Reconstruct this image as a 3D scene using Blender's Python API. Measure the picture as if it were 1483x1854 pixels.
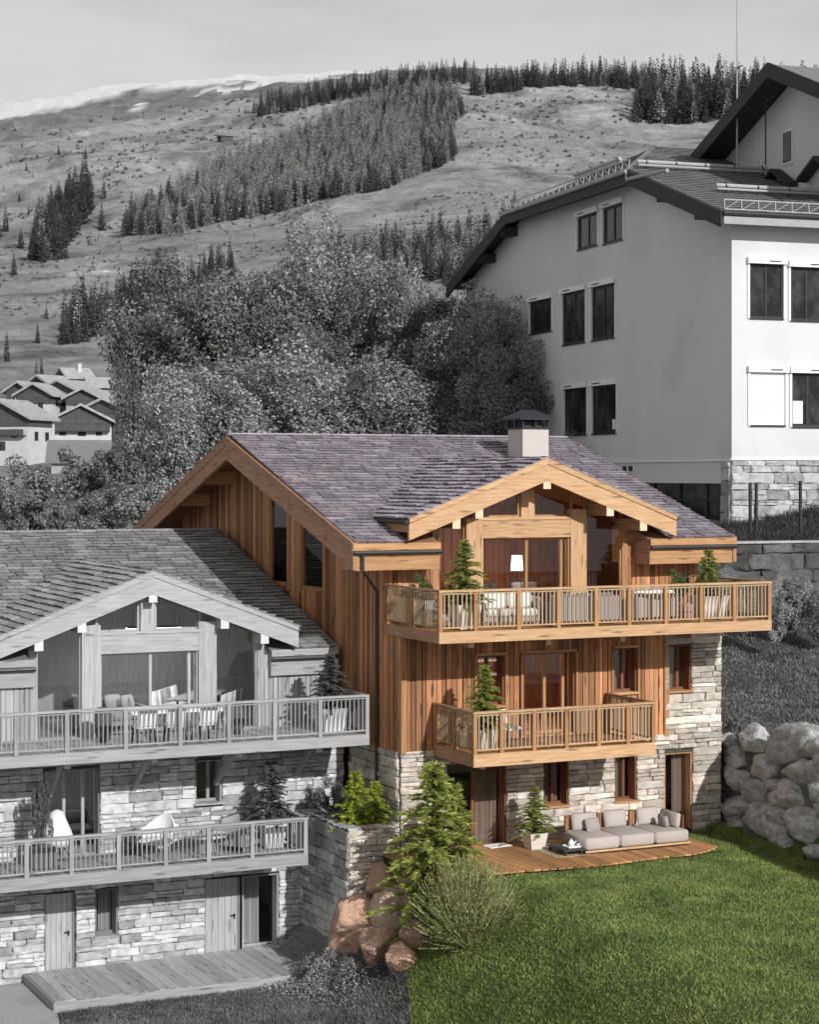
import bpy, math, random
import numpy as np
from mathutils import Vector, Matrix, Euler
random.seed(11); RNG=np.random.default_rng(7)
SC=bpy.context.scene
for o in list(bpy.data.objects): bpy.data.objects.remove(o,do_unlink=True)
# ------------------------------------------------------------------ camera
FPX=3512.0; PX0=741.5; PY0=862.0; YAW=math.radians(25.3)
Fv=np.array([math.sin(YAW),math.cos(YAW),0.0]); Rv=np.array([math.cos(YAW),-math.sin(YAW),0.0]); Uv=np.array([0,0,1.0])
CAM=-(50*Fv+(726-PX0)/FPX*50*Rv); CAM[2]=9.77
cd=bpy.data.cameras.new('camera'); cam=bpy.data.objects.new('camera',cd); SC.collection.objects.link(cam)
cam.location=CAM; cam.rotation_euler=(math.radians(90),0,-YAW)
cd.sensor_fit='HORIZONTAL'; cd.sensor_width=36.0; cd.lens=36.0*FPX/1483.0; cd.shift_y=-(927-PY0)/1483.0
cd.clip_start=0.5; cd.clip_end=9000
SC.camera=cam
# ------------------------------------------------------------------ sky, sun, exposure
SUN_AZ=math.radians(7); SUN_EL=math.radians(26)     # azimuth from the chalet front (-Y) towards +X
W=bpy.data.worlds.new('World'); SC.world=W; W.use_nodes=True
nt=W.node_tree; nt.nodes.clear()
sky=nt.nodes.new('ShaderNodeTexSky'); sky.sky_type='NISHITA'; sky.sun_disc=False
sky.sun_elevation=SUN_EL; sky.sun_rotation=math.pi-SUN_AZ; sky.altitude=1200; sky.air_density=1.0; sky.dust_density=0.5; sky.ozone_density=1.0
bw=nt.nodes.new('ShaderNodeRGBToBW'); bg=nt.nodes.new('ShaderNodeBackground'); wo=nt.nodes.new('ShaderNodeOutputWorld')
nt.links.new(sky.outputs[0],bw.inputs[0])
# thin cloud veil and a few small clouds, mixed over the grey sky by direction
tc=nt.nodes.new('ShaderNodeTexCoord'); mp=nt.nodes.new('ShaderNodeMapping'); mp.inputs['Scale'].default_value=(2.2,2.2,7.0)
cn=nt.nodes.new('ShaderNodeTexNoise'); cn.inputs['Scale'].default_value=2.6; cn.inputs['Detail'].default_value=7; cn.inputs['Roughness'].default_value=0.55
cr=nt.nodes.new('ShaderNodeMapRange'); cr.inputs['From Min'].default_value=0.45; cr.inputs['From Max'].default_value=0.8; cr.inputs['To Max'].default_value=1.0
mx=nt.nodes.new('ShaderNodeMix'); mx.data_type='FLOAT'; mx.inputs['B'].default_value=1.6
ml=nt.nodes.new('ShaderNodeMath'); ml.operation='MULTIPLY_ADD'; ml.inputs[1].default_value=0.22; ml.inputs[2].default_value=0.76
nt.links.new(tc.outputs['Generated'],mp.inputs['Vector']); nt.links.new(mp.outputs[0],cn.inputs['Vector'])
nt.links.new(cn.outputs['Fac'],cr.inputs['Value']); nt.links.new(cr.outputs[0],ml.inputs[0]); nt.links.new(ml.outputs[0],mx.inputs['Factor'])
nt.links.new(bw.outputs[0],mx.inputs['A']); nt.links.new(mx.outputs[0],bg.inputs['Color'])
bg.inputs['Strength'].default_value=0.15
nt.links.new(bg.outputs[0],wo.inputs[0])
sl=bpy.data.lights.new('sun','SUN'); sl.energy=2.15; sl.angle=math.radians(0.6); sl.color=(1.0,0.985,0.965)
so=bpy.data.objects.new('sun',sl); SC.collection.objects.link(so)
sd=Vector((math.sin(SUN_AZ)*math.cos(SUN_EL),-math.cos(SUN_AZ)*math.cos(SUN_EL),math.sin(SUN_EL)))
so.rotation_euler=sd.to_track_quat('Z','Y').to_euler(); so.location=(20,-60,60)
SC.view_settings.view_transform='Standard'; SC.view_settings.look='None'; SC.view_settings.exposure=0.97; SC.view_settings.gamma=1.0
SC.view_settings.use_curve_mapping=False
# ------------------------------------------------------------------ points from the photograph's sight lines onto real planes
def ray(x,y): return Fv+(x-PX0)/FPX*Rv-(y-PY0)/FPX*Uv
def onX(x,y,X): d=ray(x,y); return CAM+(X-CAM[0])/d[0]*d
def onY(x,y,Y): d=ray(x,y); return CAM+(Y-CAM[1])/d[1]*d
def onZ(x,y,Z): d=ray(x,y); return CAM+(Z-CAM[2])/d[2]*d
def atD(x,y,D): return CAM+D*ray(x,y)
def onPl(x,y,P,n): d=ray(x,y); n=np.array(n); return CAM+((np.array(P)-CAM)@n)/(d@n)*d
def proj(p):
    v=np.asarray(p,float)-CAM; d=v@Fv; return PX0+FPX*(v@Rv)/d, PY0-FPX*v[2]/d, d
# ------------------------------------------------------------------ object helpers
def setp(o,label=None,cat=None,group=None,kind=None):
    if label: o['label']=label
    if cat: o['category']=cat
    if group: o['group']=group
    if kind: o['kind']=kind
    return o
def empty(name,loc=(0,0,0),rz=0,label=None,cat=None,group=None,scale=1.0):
    o=bpy.data.objects.new(name,None); SC.collection.objects.link(o); o.location=loc; o.rotation_euler=(0,0,rz); o.empty_display_size=0.3
    o.scale=(scale,)*3
    return setp(o,label,cat,group)
def link(name,me,parent=None,mat=None,loc=(0,0,0),rot=(0,0,0),scale=(1,1,1)):
    o=bpy.data.objects.new(name,me); SC.collection.objects.link(o)
    o.location=loc; o.rotation_euler=rot; o.scale=scale
    if parent is not None: o.parent=parent
    if mat is not None:
        if len(me.materials)==0: me.materials.append(mat)
        elif me.materials[0]!=mat:
            o.material_slots[0].link='OBJECT'; o.material_slots[0].material=mat
    return o
def npmesh(name,V,Q,smooth=False):
    """V (n,3) array, Q (m,k) array of equal-sized faces"""
    V=np.ascontiguousarray(V,np.float32); Q=np.ascontiguousarray(Q,np.int32); k=Q.shape[1]
    me=bpy.data.meshes.new(name); me.vertices.add(len(V)); me.vertices.foreach_set('co',V.ravel())
    me.loops.add(Q.size); me.loops.foreach_set('vertex_index',Q.ravel())
    me.polygons.add(len(Q)); me.polygons.foreach_set('loop_start',np.arange(0,Q.size,k,dtype=np.int32))
    me.polygons.foreach_set('loop_total',np.full(len(Q),k,np.int32))
    if smooth: me.polygons.foreach_set('use_smooth',np.ones(len(Q),bool))
    me.update(calc_edges=True); me.validate(); return me
class MB:
    def __init__(s): s.v=[]; s.f=[]
    def add(s,vs,fs):
        b=len(s.v); s.v+= [tuple(map(float,p)) for p in vs]; s.f+=[tuple(i+b for i in f) for f in fs]
    def box(s,x0,x1,y0,y1,z0,z1):
        s.add([(x0,y0,z0),(x1,y0,z0),(x1,y1,z0),(x0,y1,z0),(x0,y0,z1),(x1,y0,z1),(x1,y1,z1),(x0,y1,z1)],
              [(0,3,2,1),(4,5,6,7),(0,1,5,4),(1,2,6,5),(2,3,7,6),(3,0,4,7)]); return s
    def prism(s,poly,axis,a,b):
        """poly of 2-D points; axis 'x' -> (y,z), 'y' -> (x,z), 'z' -> (x,y)"""
        n=len(poly)
        def P(p,t): return {'x':(t,p[0],p[1]),'y':(p[0],t,p[1]),'z':(p[0],p[1],t)}[axis]
        s.add([P(p,a) for p in poly]+[P(p,b) for p in poly],
              [tuple(range(n)),tuple(range(2*n-1,n-1,-1))]+[(i,n+i,n+(i+1)%n,(i+1)%n) for i in range(n)]); return s
    def bar(s,p,q,w,h=None,up=(0,0,1)):
        h=h or w; p=Vector(p); q=Vector(q); d=(q-p).normalized(); u=Vector(up)
        if abs(d.dot(u))>0.99: u=Vector((0,1,0))
        a=d.cross(u).normalized()*w/2; b=a.cross(d).normalized()*h/2
        vs=[p-a-b,p+a-b,p+a+b,p-a+b,q-a-b,q+a-b,q+a+b,q-a+b]
        s.add(vs,[(0,1,2,3),(7,6,5,4),(0,4,5,1),(1,5,6,2),(2,6,7,3),(3,7,4,0)]); return s
    def tube(s,pts,r,n=8,r2=None):
        pts=[Vector(p) for p in pts]; m=len(pts); base=len(s.v); vs=[];fs=[]
        for i,p in enumerate(pts):
            d=(pts[min(i+1,m-1)]-pts[max(i-1,0)]).normalized(); u=Vector((0,0,1)) if abs(d.z)<0.95 else Vector((0,1,0))
            a=d.cross(u).normalized(); b=a.cross(d); rr=r if r2 is None else r+(r2-r)*i/(m-1)
            vs+=[p+(a*math.cos(2*math.pi*k/n)+b*math.sin(2*math.pi*k/n))*rr for k in range(n)]
        for i in range(m-1):
            fs+=[(i*n+k,i*n+(k+1)%n,(i+1)*n+(k+1)%n,(i+1)*n+k) for k in range(n)]
        fs+=[tuple(range(n-1,-1,-1)),tuple(range((m-1)*n,m*n))]
        s.add(vs,fs); return s
    def lathe(s,prof,n=16,c=(0,0)):
        vs=[(c[0]+r*math.cos(2*math.pi*k/n),c[1]+r*math.sin(2*math.pi*k/n),z) for r,z in prof for k in range(n)]
        fs=[(i*n+k,i*n+(k+1)%n,(i+1)*n+(k+1)%n,(i+1)*n+k) for i in range(len(prof)-1) for k in range(n)]
        fs+=[tuple(range(n-1,-1,-1)),tuple(range((len(prof)-1)*n,len(prof)*n))]
        s.add(vs,fs); return s
    def soft(s,x0,x1,y0,y1,z0,z1,r=0.06):
        """pillowy box: rounded edges"""
        xs=[x0,x0+r*.3,x0+r,x1-r,x1-r*.3,x1]; ys=[y0,y0+r*.3,y0+r,y1-r,y1-r*.3,y1]
        ins=[r,r*.3,0,0,r*.3,r]; n=6; vs=[]; fs=[]
        prof=[(r,z0),(r*.3,z0+r*.3),(0,z0+r),(0,z1-r),(r*.3,z1-r*.3),(r,z1)]
        for ins_,z in prof:
            a0,a1,b0,b1=x0+ins_,x1-ins_,y0+ins_,y1-ins_; c=r*0.9
            vs+=[(a0+c,b0,z),(a1-c,b0,z),(a1,b0+c,z),(a1,b1-c,z),(a1-c,b1,z),(a0+c,b1,z),(a0,b1-c,z),(a0,b0+c,z)]
        for i in range(5):
            fs+=[(i*8+k,i*8+(k+1)%8,(i+1)*8+(k+1)%8,(i+1)*8+k) for k in range(8)]
        fs+=[tuple(range(7,-1,-1)),tuple(range(40,48))]
        s.add(vs,fs); return s
    def mesh(s,name,smooth=False):
        me=bpy.data.meshes.new(name); me.from_pydata(s.v,[],s.f); me.update()
        if smooth:
            for p in me.polygons: p.use_smooth=True
        return me
    def build(s,name,mat,parent=None,smooth=False,**k):
        return link(name,s.mesh(name,smooth),parent,mat,**k)
def fixn(me):
    import bmesh
    bm=bmesh.new(); bm.from_mesh(me); bmesh.ops.recalc_face_normals(bm,faces=bm.faces); bm.to_mesh(me); bm.free(); return me
# ------------------------------------------------------------------ materials
def g(v): return (v,v,v)
def material(name,c1,c2=None,scale=(1,1,1),nscale=4.0,detail=6,rough=0.8,bump=0.0,bdist=0.02,var=0.0,island=0.0,spec=0.3,metal=0.0,
             knots=0.0,trans=0.0,coord='pos',contrast=(0.3,0.7),rotz=0.0,roty=0.0,c3=None,c3s=1.0,c3r=(0.55,0.7),huevar=None):
    m=bpy.data.materials.new(name); m.use_nodes=True; T=m.node_tree; N=T.nodes; Lk=T.links
    b=N['Principled BSDF']; b.inputs['Roughness'].default_value=rough; b.inputs['Metallic'].default_value=metal
    b.inputs['Specular IOR Level'].default_value=spec
    c2=c2 or c1
    if coord=='pos':
        ge=N.new('ShaderNodeNewGeometry'); src=ge.outputs['Position']
    else:
        t=N.new('ShaderNodeTexCoord'); src=t.outputs['Object']
    oi=N.new('ShaderNodeObjectInfo')
    off=N.new('ShaderNodeVectorMath'); off.operation='MULTIPLY_ADD'
    cx=N.new('ShaderNodeCombineXYZ')
    for i,k in enumerate((17.0,9.0,23.0)):
        q=N.new('ShaderNodeMath'); q.operation='MULTIPLY'; q.inputs[1].default_value=k; Lk.new(oi.outputs['Random'],q.inputs[0]); Lk.new(q.outputs[0],cx.inputs[i])
    mp=N.new('ShaderNodeMapping'); mp.inputs['Scale'].default_value=scale; mp.inputs['Rotation'].default_value=(0,roty,rotz)
    Lk.new(src,mp.inputs['Vector'])
    off.inputs[1].default_value=(1,1,1); Lk.new(mp.outputs[0],off.inputs[0]); Lk.new(cx.outputs[0],off.inputs[2])
    no=N.new('ShaderNodeTexNoise'); no.inputs['Scale'].default_value=nscale; no.inputs['Detail'].default_value=detail; no.inputs['Roughness'].default_value=0.62
    Lk.new(off.outputs[0],no.inputs['Vector'])
    mr=N.new('ShaderNodeMapRange'); mr.inputs['From Min'].default_value=contrast[0]; mr.inputs['From Max'].default_value=contrast[1]
    Lk.new(no.outputs['Fac'],mr.inputs['Value'])
    mix=N.new('ShaderNodeMix'); mix.data_type='RGBA'; mix.inputs['A'].default_value=(*c1,1); mix.inputs['B'].default_value=(*c2,1)
    Lk.new(mr.outputs[0],mix.inputs['Factor']); col=mix.outputs['Result']
    if c3:
        n3=N.new('ShaderNodeTexNoise'); n3.inputs['Scale'].default_value=c3s; n3.inputs['Detail'].default_value=5; Lk.new(src,n3.inputs['Vector'])
        r3=N.new('ShaderNodeMapRange'); r3.inputs['From Min'].default_value=c3r[0]; r3.inputs['From Max'].default_value=c3r[1]; Lk.new(n3.outputs['Fac'],r3.inputs['Value'])
        m3=N.new('ShaderNodeMix'); m3.data_type='RGBA'; Lk.new(r3.outputs[0],m3.inputs['Factor']); Lk.new(col,m3.inputs['A']); m3.inputs['B'].default_value=(*c3,1); col=m3.outputs['Result']
    if knots:
        vo=N.new('ShaderNodeTexVoronoi'); vo.inputs['Scale'].default_value=1.0; km=N.new('ShaderNodeMapping')
        ks=[0.5+2.2*min(1,abs(v)/6) if abs(v)<5 else 6.5 for v in scale]; km.inputs['Scale'].default_value=ks; km.inputs['Rotation'].default_value=(0,roty,rotz)
        Lk.new(src,km.inputs['Vector']); ad=N.new('ShaderNodeVectorMath'); Lk.new(km.outputs[0],ad.inputs[0]); Lk.new(cx.outputs[0],ad.inputs[1]); Lk.new(ad.outputs[0],vo.inputs['Vector'])
        kr=N.new('ShaderNodeMapRange'); kr.inputs['From Min'].default_value=0.10; kr.inputs['From Max'].default_value=0.24; kr.inputs['To Min'].default_value=1-knots; kr.inputs['To Max'].default_value=1.0
        Lk.new(vo.outputs['Distance'],kr.inputs['Value']); vm=N.new('ShaderNodeVectorMath'); vm.operation='SCALE'; Lk.new(col,vm.inputs[0]); Lk.new(kr.outputs[0],vm.inputs['Scale']); col=vm.outputs[0]
    fac=None
    def mul_rand(sock,amt,fac):
        r=N.new('ShaderNodeMapRange'); r.inputs['To Min'].default_value=1-amt; r.inputs['To Max'].default_value=1+amt; Lk.new(sock,r.inputs['Value'])
        if fac is None: return r.outputs[0]
        q=N.new('ShaderNodeMath'); q.operation='MULTIPLY'; Lk.new(fac,q.inputs[0]); Lk.new(r.outputs[0],q.inputs[1]); return q.outputs[0]
    if var: fac=mul_rand(oi.outputs['Random'],var,fac)
    if island:
        g2=N.new('ShaderNodeNewGeometry'); fac=mul_rand(g2.outputs['Random Per Island'],island,fac)
    if fac is not None:
        vm=N.new('ShaderNodeVectorMath'); vm.operation='SCALE'; Lk.new(col,vm.inputs[0]); Lk.new(fac,vm.inputs['Scale']); col=vm.outputs[0]
    if huevar:
        hm=N.new('ShaderNodeMix'); hm.data_type='RGBA'; hm.blend_type='MULTIPLY'; hm.inputs['B'].default_value=(*huevar,1)
        wn=N.new('ShaderNodeTexWhiteNoise'); wn.noise_dimensions='1D'; Lk.new(oi.outputs['Random'],wn.inputs['W']); Lk.new(wn.outputs['Value'],hm.inputs['Factor']); Lk.new(col,hm.inputs['A']); col=hm.outputs['Result']
    Lk.new(col,b.inputs['Base Color'])
    if bump:
        bp=N.new('ShaderNodeBump'); bp.inputs['Strength'].default_value=bump; bp.inputs['Distance'].default_value=bdist; Lk.new(no.outputs['Fac'],bp.inputs['Height']); Lk.new(bp.outputs[0],b.inputs['Normal'])
    if trans:
        tr=N.new('ShaderNodeBsdfTranslucent'); Lk.new(col,tr.inputs['Color']); ms=N.new('ShaderNodeMixShader'); ms.inputs[0].default_value=trans
        Lk.new(b.outputs[0],ms.inputs[1]); Lk.new(tr.outputs[0],ms.inputs[2]); Lk.new(ms.outputs[0],N['Material Output'].inputs['Surface'])
    return m
def glass_mat(name,tint=0.75,refl=0.12):
    m=bpy.data.materials.new(name); m.use_nodes=True; T=m.node_tree; N=T.nodes; Lk=T.links; N.remove(N['Principled BSDF'])
    t=N.new('ShaderNodeBsdfTransparent'); t.inputs[0].default_value=(tint,tint,tint,1)
    gl=N.new('ShaderNodeBsdfGlossy'); gl.inputs['Roughness'].default_value=0.02; gl.inputs['Color'].default_value=(0.9,0.9,0.9,1)
    fr=N.new('ShaderNodeFresnel'); fr.inputs['IOR'].default_value=1.5; ad=N.new('ShaderNodeMath'); ad.operation='MULTIPLY_ADD'; ad.inputs[1].default_value=1.0; ad.inputs[2].default_value=refl*0.4; ad.use_clamp=True
    Lk.new(fr.outputs[0],ad.inputs[0]); ms=N.new('ShaderNodeMixShader'); Lk.new(ad.outputs[0],ms.inputs[0]); Lk.new(t.outputs[0],ms.inputs[1]); Lk.new(gl.outputs[0],ms.inputs[2])
    Lk.new(ms.outputs[0],N['Material Output'].inputs['Surface']); return m
def wood(name,c1,c2,dirn,var=0.22,knots=0.5,**k):
    sc={'x':(1.2,22,22),'y':(22,1.2,22),'z':(22,22,1.2)}[dirn]
    return material(name,c1,c2,scale=sc,nscale=1.0,detail=5,rough=0.72,bump=0.35,bdist=0.006,var=var,knots=knots,contrast=(0.28,0.72),**k)
M={}
# coloured chalet
WA,WB=(0.52,0.27,0.105),(0.30,0.13,0.045)
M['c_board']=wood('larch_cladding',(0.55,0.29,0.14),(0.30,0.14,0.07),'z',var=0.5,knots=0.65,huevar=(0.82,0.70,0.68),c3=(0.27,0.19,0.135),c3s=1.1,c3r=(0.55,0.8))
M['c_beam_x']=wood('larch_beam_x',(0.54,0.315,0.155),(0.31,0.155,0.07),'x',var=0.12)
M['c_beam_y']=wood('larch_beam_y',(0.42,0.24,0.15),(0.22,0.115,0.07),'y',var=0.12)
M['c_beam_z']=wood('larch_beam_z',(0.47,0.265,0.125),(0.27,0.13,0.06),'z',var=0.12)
M['c_light_x']=wood('pale_beam_x',(0.60,0.405,0.23),(0.37,0.20,0.10),'x',var=0.10)
M['c_light_z']=wood('pale_beam_z',(0.60,0.405,0.23),(0.37,0.20,0.10),'z',var=0.10)
M['c_end']=material('pale_end_grain',(0.70,0.57,0.40),(0.60,0.46,0.29),nscale=14,rough=0.8)
M['c_bal']=wood('baluster_wood',(0.46,0.35,0.235),(0.34,0.25,0.16),'z',var=0.15,knots=0.0)
M['c_deck']=wood('deck_boards_warm',(0.52,0.28,0.12),(0.30,0.14,0.06),'y',var=0.25)
M['c_dark']=wood('dark_frame_wood',(0.22,0.085,0.04),(0.13,0.05,0.025),'z',var=0.15,knots=0.2)
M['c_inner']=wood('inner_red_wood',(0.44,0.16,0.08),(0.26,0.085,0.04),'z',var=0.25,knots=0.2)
M['c_stone']=material('chalet_stone',(0.68,0.635,0.575),(0.40,0.365,0.325),nscale=5,detail=9,rough=0.9,bump=0.7,bdist=0.03,var=0.34,c3=(0.40,0.29,0.18),c3s=2.2,c3r=(0.6,0.75),huevar=(1.0,0.94,0.88))
M['c_mortar']=material('stone_mortar',(0.10,0.09,0.08),(0.05,0.045,0.04),nscale=12,rough=0.95,bump=0.5)
M['c_shingle']=material('slate_shingle',(0.345,0.305,0.345),(0.20,0.18,0.208),scale=(1,1,1),nscale=9,detail=8,rough=0.75,bump=0.5,bdist=0.01,var=0.30,island=0.22,c3=(0.33,0.265,0.27),c3s=0.6,c3r=(0.55,0.8))
# grey chalet
M['g_board']=wood('grey_cladding',g(0.40),g(0.26),'z',var=0.22)
M['g_beam_x']=wood('grey_beam_x',g(0.38),g(0.22),'x',var=0.10)
M['g_beam_y']=wood('grey_beam_y',g(0.40),g(0.26),'y',var=0.10)
M['g_beam_z']=wood('grey_beam_z',g(0.38),g(0.22),'z',var=0.10)
M['g_light_x']=wood('pale_grey_beam_x',g(0.45),g(0.27),'x',var=0.06)
M['g_light_z']=wood('pale_grey_beam_z',g(0.45),g(0.27),'z',var=0.06)
M['g_end']=material('grey_end_grain',g(0.62),g(0.54),nscale=14)
M['g_bal']=wood('grey_baluster',g(0.28),g(0.19),'z',var=0.12,knots=0.0)
M['g_deck']=wood('grey_deck_boards',g(0.46),g(0.28),'y',var=0.20)
M['g_dark']=wood('grey_frame_wood',g(0.20),g(0.12),'z',var=0.15,knots=0.2)
M['g_inner']=wood('grey_inner_wood',g(0.36),g(0.22),'z',var=0.2,knots=0.2)
M['g_stone']=material('grey_stone',g(0.55),g(0.28),nscale=5,detail=9,rough=0.9,bump=0.7,bdist=0.03,var=0.36,c3=g(0.26),c3s=2.2,c3r=(0.6,0.75))
M['g_mortar']=material('grey_mortar',g(0.09),g(0.045),nscale=12,rough=0.95,bump=0.5)
M['g_shingle']=material('grey_shingle',g(0.35),g(0.18),nscale=9,detail=8,rough=0.85,bump=0.5,bdist=0.01,var=0.24,island=0.2)
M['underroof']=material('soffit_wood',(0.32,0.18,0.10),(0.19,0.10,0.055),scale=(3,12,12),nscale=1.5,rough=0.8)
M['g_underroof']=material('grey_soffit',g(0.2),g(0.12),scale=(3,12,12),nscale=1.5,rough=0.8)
M['glass']=glass_mat('window_glass',0.92,0.0)
M['darkglass']=material('dark_window',g(0.015),g(0.07),scale=(1.5,1.5,.8),nscale=0.9,contrast=(0.45,0.7),rough=0.08,spec=0.22)
M['zinc']=material('dark_zinc',g(0.07),g(0.05),nscale=6,rough=0.45,metal=0.6)
M['zinc_light']=material('light_zinc',g(0.36),g(0.28),nscale=6,rough=0.6)
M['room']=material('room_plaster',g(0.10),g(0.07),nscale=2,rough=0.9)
M['curtain']=material('curtain_cloth',(0.30,0.22,0.17),(0.20,0.14,0.11),scale=(14,14,0.4),nscale=1,rough=0.9)
M['g_curtain']=material('grey_curtain',g(0.42),g(0.28),scale=(14,14,0.4),nscale=1,rough=0.9)
M['cushion']=material('sofa_cloth',(0.47,0.42,0.39),(0.40,0.355,0.33),nscale=30,rough=0.95,bump=0.15,bdist=0.004,var=0.06)
M['cushion_dark']=material('pillow_cloth',(0.36,0.325,0.31),(0.29,0.26,0.25),nscale=30,rough=0.95)
M['white_cloth']=material('white_cloth',(0.78,0.76,0.73),(0.70,0.68,0.65),nscale=12,rough=0.95)
M['g_white']=material('grey_white_cloth',g(0.76),g(0.68),nscale=12,rough=0.95)
M['g_cloth']=material('grey_cloth',g(0.34),g(0.26),nscale=20,rough=0.95)
M['g_cloth_dark']=material('dark_grey_cloth',g(0.10),g(0.06),nscale=20,rough=0.95)
M['dark_cloth']=material('dark_cloth',(0.07,0.06,0.06),(0.04,0.035,0.035),nscale=20,rough=0.95)
M['pot']=material('pale_pot',(0.66,0.61,0.55),(0.56,0.51,0.45),nscale=6,rough=0.7)
M['g_pot']=material('grey_pot',g(0.66),g(0.55),nscale=6,rough=0.7)
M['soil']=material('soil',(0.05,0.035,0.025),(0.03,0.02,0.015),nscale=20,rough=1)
M['bark']=material('bark',(0.12,0.085,0.06),(0.06,0.042,0.03),scale=(6,6,1),nscale=3,rough=0.95,bump=0.6)
M['g_bark']=material('grey_bark',g(0.13),g(0.06),scale=(6,6,1),nscale=3,rough=0.95,bump=0.6)
M['fir']=material('fir_needles',(0.40,0.44,0.11),(0.21,0.25,0.06),nscale=3,rough=0.7,island=0.45,trans=0.38,var=0.1)
M['fir_yellow']=material('fir_needles_yellow',(0.50,0.55,0.08),(0.28,0.34,0.05),nscale=3,rough=0.7,island=0.45,trans=0.38)
M['g_fir']=material('grey_needles',g(0.17),g(0.08),nscale=3,rough=0.7,island=0.45,trans=0.2)
M['shrub_green']=material('dark_green_leaves',(0.09,0.15,0.05),(0.045,0.08,0.026),nscale=3,rough=0.6,island=0.4,trans=0.2)
M['sage']=material('sage_stems',(0.36,0.375,0.165),(0.20,0.215,0.085),nscale=3,rough=0.8,island=0.5,trans=0.2)
M['leaf_mid']=material('broad_leaves_mid',g(0.33),g(0.12),nscale=0.35,rough=0.55,island=0.6,trans=0.25,var=0.1)
M['leaf_dark']=material('broad_leaves_dark',g(0.25),g(0.09),nscale=0.35,rough=0.55,island=0.6,trans=0.2,var=0.1)
M['leaf_light']=material('broad_leaves_light',g(0.40),g(0.16),nscale=0.5,rough=0.55,island=0.6,trans=0.25,var=0.1)
M['spruce']=material('spruce_needles',g(0.06),g(0.032),nscale=0.2,rough=0.9,var=0.3,island=0.35)
M['larch']=material('larch_needles',g(0.31),g(0.18),nscale=0.2,rough=0.9,var=0.35,island=0.35)
M['bare']=material('bare_twigs',g(0.16),g(0.10),nscale=0.5,rough=0.9)
M['rock_warm']=material('warm_boulder',(0.70,0.54,0.42),(0.36,0.265,0.21),coord='obj',nscale=3.6,detail=12,rough=0.9,bump=1.0,bdist=0.16,var=0.22,huevar=(1.0,0.82,0.78),c3=(0.56,0.44,0.30),c3s=1.3,c3r=(0.5,0.7))
M['rock_grey']=material('grey_boulder',g(0.68),g(0.26),coord='obj',nscale=3.4,detail=12,rough=0.9,bump=1.0,bdist=0.16,var=0.16)
M['render_white']=material('white_render',g(0.62),g(0.565),scale=(1,1,0.3),nscale=0.45,detail=8,rough=0.95,bump=0.05,c3=g(0.52),c3s=0.25)
M['chimney']=material('chimney_render',(0.50,0.46,0.43),(0.45,0.41,0.385),nscale=2,rough=0.9,bump=0.05)
M['cap']=material('chimney_cap',(0.022,0.026,0.032),(0.016,0.019,0.024),nscale=3,rough=0.6)
M['tile']=material('grey_roof_tile',g(0.20),g(0.14),scale=(1,1,1),nscale=3,detail=8,rough=0.8,bump=0.3,c3=g(0.24),c3s=0.4,island=0.12)
M['wood_black']=material('black_stained_wood',g(0.045),g(0.025),scale=(2,10,10),nscale=1.5,rough=0.7)
M['white_frame']=material('white_frame',g(0.76),g(0.72),nscale=4,rough=0.5)
M['dark_frame']=material('dark_frame',g(0.03),g(0.022),nscale=4,rough=0.5)
M['old_stone']=material('rubble_stone',g(0.46),g(0.24),nscale=3.5,detail=9,rough=0.95,bump=0.7,bdist=0.04,var=0.35)
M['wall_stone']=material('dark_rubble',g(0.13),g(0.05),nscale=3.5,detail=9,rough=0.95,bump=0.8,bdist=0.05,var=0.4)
M['grass']=material('green_grass_blades',(0.275,0.35,0.105),(0.12,0.17,0.05),nscale=0.8,detail=8,rough=0.75,island=0.5,trans=0.3,contrast=(0.35,0.65),c3=(0.33,0.36,0.13),c3s=0.45,c3r=(0.55,0.8))
M['grass_soil']=material('green_turf',(0.09,0.12,0.03),(0.05,0.08,0.02),nscale=5,rough=1)
M['g_grass']=material('grey_grass_blades',g(0.22),g(0.09),nscale=0.9,detail=8,rough=0.75,island=0.5,trans=0.2,contrast=(0.35,0.65))
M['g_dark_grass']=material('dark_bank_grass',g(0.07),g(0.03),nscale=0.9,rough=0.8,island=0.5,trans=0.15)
M['g_soil']=material('grey_turf',g(0.07),g(0.04),nscale=5,rough=1)
M['gravel']=material('pale_gravel',g(0.44),g(0.30),nscale=28,detail=9,rough=1,bump=0.7,bdist=0.02,c3=g(0.27),c3s=1.2,c3r=(0.5,0.8))
M['stoneroof']=material('pale_stone_roof',g(0.42),g(0.26),nscale=1.2,rough=0.9,bump=0.4)
M['vill_wood']=material('village_timber',g(0.10),g(0.05),scale=(3,3,0.4),nscale=1.5,rough=0.9)
M['vill_white']=material('village_plaster',g(0.55),g(0.45),nscale=0.8,rough=0.95)
M['vill_grey']=material('village_grey_plaster',g(0.36),g(0.28),nscale=0.8,rough=0.95)
M['ceramic']=material('white_ceramic',g(0.8),g(0.78),rough=0.25)
M['slate_top']=material('dark_table_top',(0.05,0.05,0.05),(0.035,0.035,0.035),rough=0.5)
M['lampshade']=material('lamp_shade',(0.75,0.6,0.45),(0.7,0.55,0.4),rough=0.9)
M['rug']=material('woven_rug',(0.50,0.42,0.30),(0.20,0.15,0.10),nscale=16,rough=1,contrast=(0.45,0.55))
M['pink']=material('pink_stool_cloth',(0.55,0.33,0.28),(0.46,0.27,0.23),nscale=14,rough=0.95)
M['steel']=material('galvanised_steel',g(0.40),g(0.32),nscale=5,rough=0.5)

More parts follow.
